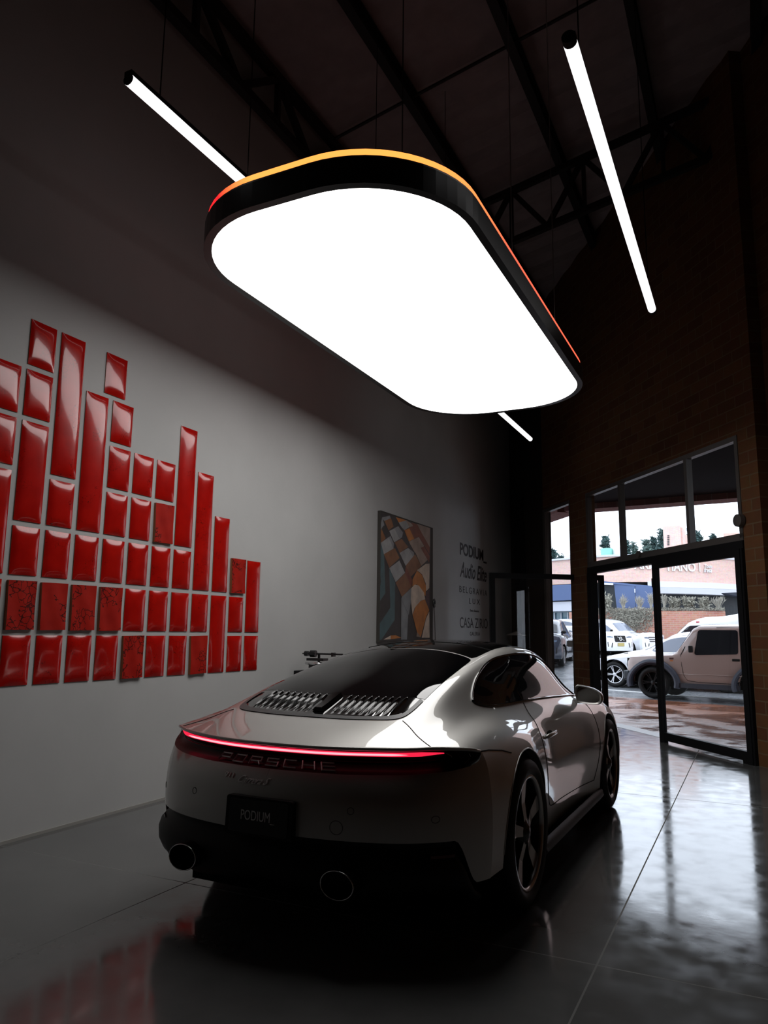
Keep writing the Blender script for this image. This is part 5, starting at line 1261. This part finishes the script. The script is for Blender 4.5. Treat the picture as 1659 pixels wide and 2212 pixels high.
# ================================================================== street cars
def vehicle(name, origin, D, stn, half, wheels, zwheel, paint, label, cat='car', lin=False, side_win=(), top_win=(), sill=.3, win_mat=None, archR=None, trim=None, nspoke=5, rimcol=(.5, .5, .52), group=None):
    """stn rows: (s from nose, zc, zbelt, w_top, w_belt, w_mid) ; local y = -s, x lateral"""
    rz = math.atan2(-D[0], D[1]); root = empty(name, origin, rz, label, cat, group)
    ss = [r_[0] for r_ in stn]
    C = []
    for s, zc, zbelt, wt, wb, wm in stn:
        zb_ = min(zbelt, zc-.02); g = max(.0, zc-zb_)
        C.append([(0, zc), (wt*.6, zc-.015), (wt*.9, zc-min(.05, g*.25)), (wt, zc-min(.12, g*.4)), ((wt+wb)/2, zb_+g*.35), (wb, zb_), (wm*.985, zb_-.10), (wm, (zb_+sill)/2+.03), (wm, sill+.1), (wm-.03, sill)])
    C = np.array(C); f = (lambda x: np.array([[np.interp(x, ss, C[:, i, j]) for j in (0, 1)] for i in range(C.shape[1])])) if lin else (lambda x, g_=spline(ss, C): g_(x)[0])
    if not lin:
        def f(x): # monotone-ish: mix of linear and spline to avoid overshoot
            g_ = spline(ss, C)(x)[0]; h_ = np.array([[np.interp(x, ss, C[:, i, j]) for j in (0, 1)] for i in range(C.shape[1])]); return .6*g_+.4*h_
    mcv = C.mean(0); k_ = np.concatenate([[0], np.cumsum(np.linalg.norm(np.diff(mcv, axis=0), axis=1)+.01)])
    aR = archR or zwheel+.06
    s_all = set(np.linspace(ss[0], ss[-1], 46))
    for sw in wheels: s_all |= set(sw-aR*math.cos(a) for a in np.linspace(0, PI, 19))
    cols_ = []
    for s in sorted(s_all):
        c = f(s); 
        if lin: q = np.array([[np.interp(t, k_, c[:, j]) for j in (0, 1)] for t in np.linspace(0, k_[-1], 40)])
        else:
            m_ = c[:0:-1].copy(); m_[:, 0] *= -1; q = spline(np.concatenate([-k_[:0:-1], k_]), np.concatenate([m_, c]))(np.linspace(0, k_[-1], 40))
        zbm = sill
        for sw in wheels:
            if abs(s-sw) < aR: zbm = max(zbm, zwheel+math.sqrt(aR**2-(s-sw)**2))
        if zbm > sill:
            q = q.copy()
            j = int(np.argmax(q[:, 1] <= zbm)) or len(q)-1
            q[j:, 0] = np.interp(zbm, q[::-1][:, 1], q[::-1][:, 0]); q[j:, 1] = zbm
        cols_.append([(x, -s, z) for x, z in q])
    vs, fs = grid_mesh(cols_); vs, fs = mirror_mesh(vs, fs); mb = MB(); mb.add(vs, fs)
    for c in (cols_[0], cols_[-1]):
        n = len(c); full = c + [(-x, y, z) for x, y, z in c[::-1]]; mb.add(full, [tuple(range(len(full)))])
    bo = mb.build('body', paint, root, smooth=True); weld(bo, .0008); bo.data.set_sharp_from_angle(angle=.6)
    T_ = BVHTree.FromPolygons([v.co.copy() for v in bo.data.vertices], [tuple(p.vertices) for p in bo.data.polygons])
    def side(u, z, sg, off):
        h = T_.ray_cast(Vector((sg*3, -u, z)), Vector((-sg, 0, 0)))[0]; h = h or Vector((sg*half, -u, z)); return h+Vector((sg*off, 0, off*.3))
    def topf(u, v, off):
        h = T_.ray_cast(Vector((v, -u, 5)), Vector((0, 0, -1)))[0]; h = h or Vector((v, -u, 1)); return h+Vector((0, off*.5, off))
    def frontf(v, z, off, sg=1):
        h = T_.ray_cast(Vector((v, sg*3 if sg > 0 else -12, z)), Vector((0, -sg, 0)))[0]; h = h or Vector((v, 0, z)); return h+Vector((0, sg*off, 0))
    wm_ = win_mat or M_cglass
    for sw in side_win:
        for sg in (1, -1): decal('side_window', sw, lambda u, z, o, sg=sg: side(u, z, sg, o), wm_, .008, .12, root)
    for k, tw_ in enumerate(top_win): decal('windshield' if k == 0 else 'rear_window', tw_, topf, wm_, .008, .12, root)
    for sw in wheels:
        for sg in (1, -1):
            wr = empty('wheel', (sg*(half-.02), -sw, zwheel)); wr.parent = root; M = Matrix(((0, 0, sg, 0), (1, 0, 0, 0), (0, 1, 0, 0), (0, 0, 0, 1))); Rr = zwheel*.68
            mb = MB(); mb.lathe([(Rr, -.02), (Rr+.03, .0), (zwheel-.03, 0), (zwheel, -.04), (zwheel, -.2), (Rr, -.22)], M, 32); mb.build('tyre', M_rubber, wr, smooth=True)
            mr_ = pbr('rim_paint', rimcol, rough=.3, metal=.7) if not bpy.data.materials.get(f'rim_{name}') else bpy.data.materials[f'rim_{name}']; mr_.name = f'rim_{name}'
            mb = MB(); mb.lathe([(Rr-.012, -.03), (Rr-.012, -.005), (Rr+.004, -.002), (Rr+.004, -.02)], M, 32)
            for k in range(nspoke):
                for da in (-.12, .12):
                    a = 2*PI*k/nspoke; p = Vector((.03*math.cos(a), .03*math.sin(a), -.02)); q = Vector(((Rr-.01)*math.cos(a+da), (Rr-.01)*math.sin(a+da), -.01)); mb.beam(M @ p, M @ q, .018, .018, M @ Vector((0, 0, 1)))
            mb.lathe([(0, -.005), (.05, -.01), (.05, -.04)], M, 16); mb.build('rim', mr_, wr)
            mb = MB(); mb.lathe([(0, -.07), (Rr, -.07)], M, 24); mb.build('wheel_back', M_seam, wr)
            mb = MB(); vs_ = []
            for i in range(17):
                a = PI*i/16; vs_ += [(sg*(half-.06), -sw-aR*1.02*math.cos(a), zwheel+aR*1.02*math.sin(a)), (sg*.35, -sw-aR*1.02*math.cos(a), zwheel+aR*1.02*math.sin(a))]
            mb.add(vs_, [(2*i, 2*i+1, 2*i+3, 2*i+2) for i in range(16)]); mb.build('wheel_liner', M_seam, root)
    mb = MB(); mb.box((-half+.12, -ss[-1]+.2, sill-.08), (half-.12, -ss[0]-.2, sill+.12)); mb.build('underbody', M_seam, root)
    return root, side, topf, frontf
M_white = pbr('white_car_paint', (.72, .73, .76), rough=.3, coat=1, coat_rough=.03)
M_pinkp = pbr('rose_beige_paint', (.38, .27, .235), rough=.35, coat=.8, coat_rough=.05)
M_silver2 = pbr('pale_silver_paint', (.55, .58, .66), rough=.3, metal=.3, coat=1)
M_ngrey = pbr('dark_car_paint', (.03, .035, .05), rough=.25, coat=1)
M_win = pbr('car_window', (.012, .014, .018), rough=.03, spec=.6)
M_winl = pbr('car_window_pale', (.10, .12, .17), rough=.03, spec=.9)
M_amber = pbr('amber', (.6, .2, .05), rough=.4)
M_plate = pbr('yellow_plate', (.45, .36, .12), rough=.5)
M_lampg = pbr('lamp_glass', (.5, .55, .6), rough=.08, spec=.8)

# --- boxy off-roader
DJ = Vector((-.975, .22, 0)).normalized()
jn = Vector((-2.50, 19.0, GZ))
JS = [(0, .82, .80, .60, .66, .68), (.05, .93, .90, .62, .68, .72), (.5, .97, .93, .62, .69, .73), (1.02, 1.02, .96, .62, .70, .735), (1.10, 1.06, .98, .62, .70, .735), (1.46, 1.60, 1.0, .60, .71, .74), (1.60, 1.66, 1.0, .62, .72, .74), (2.4, 1.67, 1.0, .63, .72, .74), (3.1, 1.66, 1.0, .63, .72, .74), (3.16, 1.55, 1.0, .62, .72, .73)]
jw = round_rect(1.52, 1.02, 2.42, 1.53, .05, 4); jw = [(x + (.0 if x > 1.9 or z < 1.2 else (z-1.05)*.16), z-(.035 if (x < 1.75 and z < 1.2) else 0)) for x, z in jw]
jr, js, jt, jf = vehicle('off_roader', tuple(jn), DJ, JS, .80, (.60, 2.85), .355, M_pinkp, 'boxy pink-beige off-roader with black flared arches parked outside the right glass door', lin=True, side_win=[jw, round_rect(2.55, 1.06, 3.0, 1.52, .05, 3)],
     top_win=[[(1.14, -.55), (1.14, .55), (1.42, .54), (1.42, -.54)]], sill=.36, archR=.44, nspoke=6, rimcol=(.02, .02, .02), win_mat=M_win)
for sg in (1, -1):
    for sw in (.60, 2.85):
        mb = MB(); vs = []; prof = [(.0, .40), (.0, .43), (.10, .44), (.115, .47), (.10, .52), (.0, .535)]
        A = [math.radians(a) for a in range(-14, 195, 9)]
        for a in A:
            cx_ = math.cos(a); sx_ = math.sin(a)
            for px_, pr in prof:
                e_ = 1.0 + .12*abs(cx_)**3
                vs.append((sg*(.735+px_), -sw+pr*cx_*e_, .36+pr*sx_*.98))
        n = len(prof); mb.add(vs, [(i*n+k, i*n+(k+1) % n, (i+1)*n+(k+1) % n, (i+1)*n+k) for i in range(len(A)-1) for k in range(n)] + [tuple(range(n)), tuple(range((len(A)-1)*n, len(A)*n))]); mb.build('arch_flare', pbr('grey_plastic', (.05, .06, .085), rough=.5), jr)
    mb = MB(); mb.box((sg*.70 if sg > 0 else -.80, -2.42, .27), (.80 if sg > 0 else -.70, -1.10, .37)); mb.build('side_step', pbr('step_plastic', (.04, .045, .06), rough=.5), jr)
    mb = MB(); mb.tube([js(u, z, sg, .001) for u, z in ((1.22, .98), (1.24, .75), (1.27, .55), (1.35, .43), (1.6, .40), (2.3, .40), (2.44, .44), (2.50, .6), (2.50, 1.0), (2.48, 1.57))], .006, 5); mb.build('door_gap', M_seam, jr)
    mb = MB(); mb.tube([js(1.22, .98, sg, .001), js(1.30, 1.15, sg, .001), js(1.47, 1.58, sg, .001), js(2.0, 1.585, sg, .001), js(3.05, 1.585, sg, .001)], .008, 5); mb.build('gutter', M_seam, jr)
    mb = MB(); mb.box((sg*.79-.07, -1.5, 1.04), (sg*.79+.07, -1.43, 1.19)); mb.build('side_mirror', M_plastic, jr, bevel=.02)
    mb = MB(); p = js(2.37, .90, sg, .006); mb.box((p.x-.012, p.y-.075, p.z-.025), (p.x+.012, p.y+.075, p.z+.025)); mb.build('door_handle', M_plastic, jr, bevel=.006)
    mb = MB(); p = js(1.02, .88, sg, .003); mb.box((p.x-.006, p.y-.045, p.z-.0), (p.x+.006, p.y+.045, p.z+.035)); mb.build('fender_badge', pbr('badge_brown', (.08, .02, .015), rough=.4), jr); 
    mb = MB(); mb.box((p.x-.006, p.y-.035, p.z-.045), (p.x+.006, p.y+.035, p.z-.015)); mb.build('side_marker', M_amber, jr)
    mb = MB(); p = js(2.0, .53, sg, .0); mb.tube([js(u, .565, sg, .0) for u in (1.15, 1.6, 2.0, 2.5)], .010, 6); mb.build('body_crease', M_pinkp, jr, smooth=True)
mb = MB(); mb.box((-.74, -.06, .38), (.74, .10, .60)); mb.build('front_bumper', pbr('bumper_plastic', (.02, .03, .04), rough=.45), jr, bevel=.04)
mb = MB(); mb.box((-.60, -.02, .62), (.60, .04, .88)); mb.build('grille', M_plastic, jr, bevel=.01)
for sg in (1, -1):
    mb = MB(); mb.lathe([(0, .05), (.09, .045), (.1, .03), (.1, 0)], Matrix.Translation((sg*.47, .03, .76)) @ Matrix.Rotation(-PI/2, 4, 'X'), 20); mb.build('headlamp', M_lampg, jr, smooth=True)
mb = MB(); mb.tube([(-.2, -1.2, 1.09), (-.5, -1.16, 1.07)], .01, 6); mb.build('wiper', M_plastic, jr)

# --- sedans
def sedan_rows(h=1.44, L=4.7, w=.92, hood=.80):
    return [(0, .52, .50, .45, .55, .60), (.06, .66, .62, .60, .70, .76), (.25, .76, .73, .66, .78, .86), (.8, hood+.08, .84, .66, .80, w-.01), (1.35, .98, .90, .64, .82, w), (1.55, 1.02, .93, .60, .82, w), (2.1, h-.10, .95, .56, .80, w), (2.5, h-.01, .96, .57, .80, w), (3.0, h-.01, .97, .57, .80, w), (3.6, h-.10, .99, .55, .79, w), (4.2, 1.12, 1.0, .58, .78, w-.02), (4.55, 1.06, .98, .66, .76, w-.08), (L, .85, .80, .62, .70, w-.15)]
sw_ = curve_closed([(1.85, 1.01), (2.2, 1.27), (2.6, 1.36), (3.1, 1.36), (3.55, 1.26), (3.95, 1.09), (3.8, 1.03), (3.0, 1.00), (2.3, .98)], 4)
tw1 = [(1.62, -.60), (1.62, .60), (2.05, .52), (2.05, -.52)]; tw2 = [(3.72, -.50), (3.72, .50), (4.1, .56), (4.1, -.56)]
s1, s1s, s1t, s1f = vehicle('sedan', (-4.15, 22.45, GZ), Vector((-.985, .17, 0)), sedan_rows(1.42, 4.7, .92), .92, (.86, 3.7), .345, M_white, 'white sedan with silver multi-spoke wheel parked behind the off-roader', side_win=[sw_], top_win=[tw1, tw2], win_mat=M_winl, sill=.25)
p = s1s(1.32, .55, -1, .003); mb = MB(); mb.box((p.x-.004, p.y-.035, p.z-.01), (p.x+.004, p.y+.035, p.z+.01)); mb.build('side_badge', M_plastic, s1)
mb = MB(); mb.beam(s1t(.35, -.62, .004), s1t(1.2, -.70, .004), .03, .02); mb.build('hood_crease', M_seam, s1)
s2, _, _, _ = vehicle('sedan', (-4.1, 24.4, gz(24.4, -4.1)), Vector((-.985, .17, 0)), sedan_rows(1.50, 4.7, .92), .92, (.86, 3.7), .345, M_white, 'second white car whose roof and bonnet show above the nearest white sedan', side_win=[sw_], top_win=[tw1, tw2], win_mat=M_winl, sill=.25)
# --- van
VS = [(0, .75, .70, .65, .75, .80), (.08, .95, .9, .72, .84, .90), (.6, 1.20, 1.08, .74, .90, .96), (.95, 1.35, 1.15, .74, .92, .98), (1.6, 2.02, 1.2, .74, .93, .99), (2.1, 2.22, 1.2, .78, .93, .99), (2.8, 2.28, 1.2, .80, .94, .99), (5.5, 2.28, 1.2, .80, .94, .99), (5.6, 2.1, 1.2, .80, .93, .98)]
vw = [(1.15, 1.25), (1.28, 1.37), (1.62, 1.68), (1.72, 1.72), (2.32, 1.74), (2.36, 1.70), (2.36, 1.30), (1.6, 1.22)]
vn, vns, vnt, _ = vehicle('van', (-3.35, 27.3, gz(27.3, -3.35)), Vector((-.985, .17, 0)), [(a, b_*.905, c_*.92, d, e, f_) for a, b_, c_, d, e, f_ in VS], .98, (.9, 4.4), .35, M_white, 'tall white van whose roof shows above the off-roader', 'van', side_win=[vw], top_win=[[(1.0, -.7), (1.0, .7), (1.55, .66), (1.55, -.66)]], win_mat=M_win, sill=.35)
for u0, u1 in ((2.75, 3.85), (4.15, 5.3)):
    mb = MB(); mb.tube([vns(u, 1.76, -1, .004) for u in np.linspace(u0, u1, 5)], .012, 5); mb.build('panel_rib', M_white, vn)
mb = MB(); p = vns(1.95, 1.84, -1, .01); mb.box((p.x-.01, p.y-.05, p.z-.02), (p.x+.02, p.y+.05, p.z+.02)); mb.build('marker_lamp', pbr('marker_red', (.5, .01, .03), rough=.3), vn)
# --- suvs facing right and towards the showroom
def suv_rows(h=1.66, L=4.6, w=.93):
    return [(0, .70, .66, .55, .62, .68), (.05, .95, .9, .68, .78, .84), (.35, 1.04, .98, .70, .84, .90), (1.0, 1.10, 1.02, .70, .86, w), (1.4, 1.14, 1.05, .68, .86, w), (1.9, h-.16, 1.07, .60, .84, w), (2.3, h-.02, 1.08, .60, .84, w), (3.6, h-.03, 1.10, .60, .84, w), (4.2, h-.25, 1.12, .60, .82, w), (4.5, 1.15, 1.1, .66, .80, w-.04), (L, .9, .85, .66, .76, w-.1)]
uw = curve_closed([(1.75, 1.15), (2.1, 1.42), (2.5, 1.54), (3.2, 1.55), (3.9, 1.47), (4.1, 1.30), (3.9, 1.20), (3.0, 1.17), (2.3, 1.14)], 4)
uw1 = [(1.48, -.62), (1.48, .62), (1.88, .55), (1.88, -.55)]
DS = Vector((.62, -.785, 0))
def suv(pos, label, D=DS, h=1.66, mat=M_white, wmat=M_winl, grille='box', plate=True, name='suv', cat='car', w=.93):
    v, vs_, vt_, vf = vehicle(name, pos, D, suv_rows(h, 4.6, w), w, (.88, 3.6), .355, mat, label, cat, side_win=[uw], top_win=[uw1], win_mat=wmat, sill=.28)
    if grille == 'box':
        mb = MB(); A = [vf(x, z, .012) for x, z in round_rect(-.36, .66, .36, .93, .04, 3)]; mb.add([tuple(p) for p in A], [tuple(range(len(A)))]); mb.add([tuple(p-Vector((0, .03, 0))) for p in A], [tuple(range(len(A)))]); mb.build('grille', M_plastic, v)
        mb = MB(); mb.beam(vf(-.2, .72, .03), vf(.2, .88, .03), .03, .01); mb.lathe([(.06, 0), (.085, .0), (.085, .012), (.06, .012)], Matrix.Translation(vf(0, .8, .02)) @ Matrix.Rotation(-PI/2, 4, 'X'), 18); mb.build('grille_emblem', M_chrome, v)
    elif grille == 'slats':
        for z in (.72, .81, .90):
            mb = MB(); mb.beam(vf(-.45, z, .01), vf(.45, z, .01), .03, .035, (0, 0, 1)); mb.build('grille_slot', M_plastic, v)
    for sg in (1, -1):
        mb = MB(); A = [vf(x*sg, z, .008) for x, z in ((.42, .88), (.60, .91), (.78, .90), (.76, .85), (.45, .84))]; mb.add([tuple(p) for p in A] + [tuple(p-Vector((0, .03, 0))) for p in A], [tuple(range(5)), (9, 8, 7, 6, 5)]+[(i, (i+1) % 5, 5+(i+1) % 5, 5+i) for i in range(5)]); mb.build('headlamp', pbr('headlamp_dark', (.10, .14, .2), rough=.1), v)
        mb = MB(); A = [vf(x*sg, z, .008) for x, z in ((.50, .62), (.78, .66), (.76, .45), (.55, .42))]; mb.add([tuple(p) for p in A] + [tuple(p-Vector((0, .03, 0))) for p in A], [tuple(range(4)), (7, 6, 5, 4)]+[(i, (i+1) % 4, 4+(i+1) % 4, 4+i) for i in range(4)]); mb.build('side_intake', M_plastic, v)
        mb = MB(); p = vs_(1.75, 1.17, sg, .06); mb.ball(tuple(p), .10, 10, 6, (.9, .5, .6)); mb.build('side_mirror', M_plastic, v, smooth=True)
    if plate: mb = MB(); p = vf(0, .55, .015); mb.box((p.x-.2, p.y-.02, p.z-.07), (p.x+.2, p.y+.01, p.z+.07)); mb.build('licence_plate', M_plate, v)
    return v
def on_street(px, py): 
    y = 30.0
    for _ in range(12):
        z = gz(y); p = at_z(px, py, z) if False else None
        d = ray(px, py); t = (z-CAM_H)/d.z; y = (CAM+d*t).y if t > 0 else y
        y = min(max(y, 20), 45)
    return CAM + ray(px, py)*((gz(y)-CAM_H)/ray(px, py).z)
suv((-5.15, 33.9, gz(33.9, -5.3)), D=Vector((.85, -.53, 0)), label= 'white crossover with dark square grille and yellow plate, left of the planter wall')
suv((-4.0, 36.4, gz(36.4, -5)), D=Vector((.9, -.43, 0)), label= 'white pickup-like car with three dark grille slots behind the crossover', grille='slats', plate=False, h=1.75)
suv((-6.75, 25.5, gz(26, -7)), 'black car with pale plate at the left edge of the narrow side window', D=Vector((.1, -.995, 0)), mat=M_ngrey, wmat=M_win)
suv((-6.6, 32.5, gz(32.5, -7)), 'low white car behind the brick pillar in the narrow side window', D=Vector((.9, -.43, 0)), h=1.35, plate=False, grille='box', name='hatchback')
suv((-8.6, 40.5, gz(40.5)), 'pale silver wagon with dark mirror at the top of the narrow side window', D=Vector((.88, -.47, 0)), mat=M_silver2, h=1.55, plate=False, grille='slats', name='wagon')
# security camera on the pillar outside, concrete block by the off-roader
p = at_y(1237, 1391, 13.5); cm_ = empty('security_camera', tuple(p), 0, 'pale box-shaped spotlight fixed outside the brick pillar', 'spotlight')
mb = MB(); mb.box((-.07, -.10, -.05), (.05, .10, .06)); mb.build('housing', pbr('cam_grey', (.3, .3, .3), rough=.5), cm_, bevel=.01)
mb = MB(); mb.box((-.08, -.09, -.04), (-.07, .09, .05)); mb.build('lens', M_gdark, cm_)
mb = MB(); mb.tube([(.04, -.0, .02), tuple(Vector(SP(4.20, 1.24, .15))-p)], .012, 6); mb.build('bracket', M_dark, cm_)
p = at_z(1621, 1530, GZ); mb = MB(); mb.add([(-.12, -.1, 0), (.3, -.1, 0), (.3, .2, 0), (-.12, .2, 0), (.0, -.06, .17), (.3, -.06, .17), (.3, .16, .17), (.0, .16, .17)], [(0, 3, 2, 1), (4, 5, 6, 7), (0, 1, 5, 4), (1, 2, 6, 5), (2, 3, 7, 6), (3, 0, 4, 7)])
o = mb.build('kerb_block', pbr('block_concrete', (.12, .12, .12), rough=.8), loc=tuple(p), bevel=.01); tag(o, 'dark concrete kerb block on the paving by the right door jamb', 'kerb')
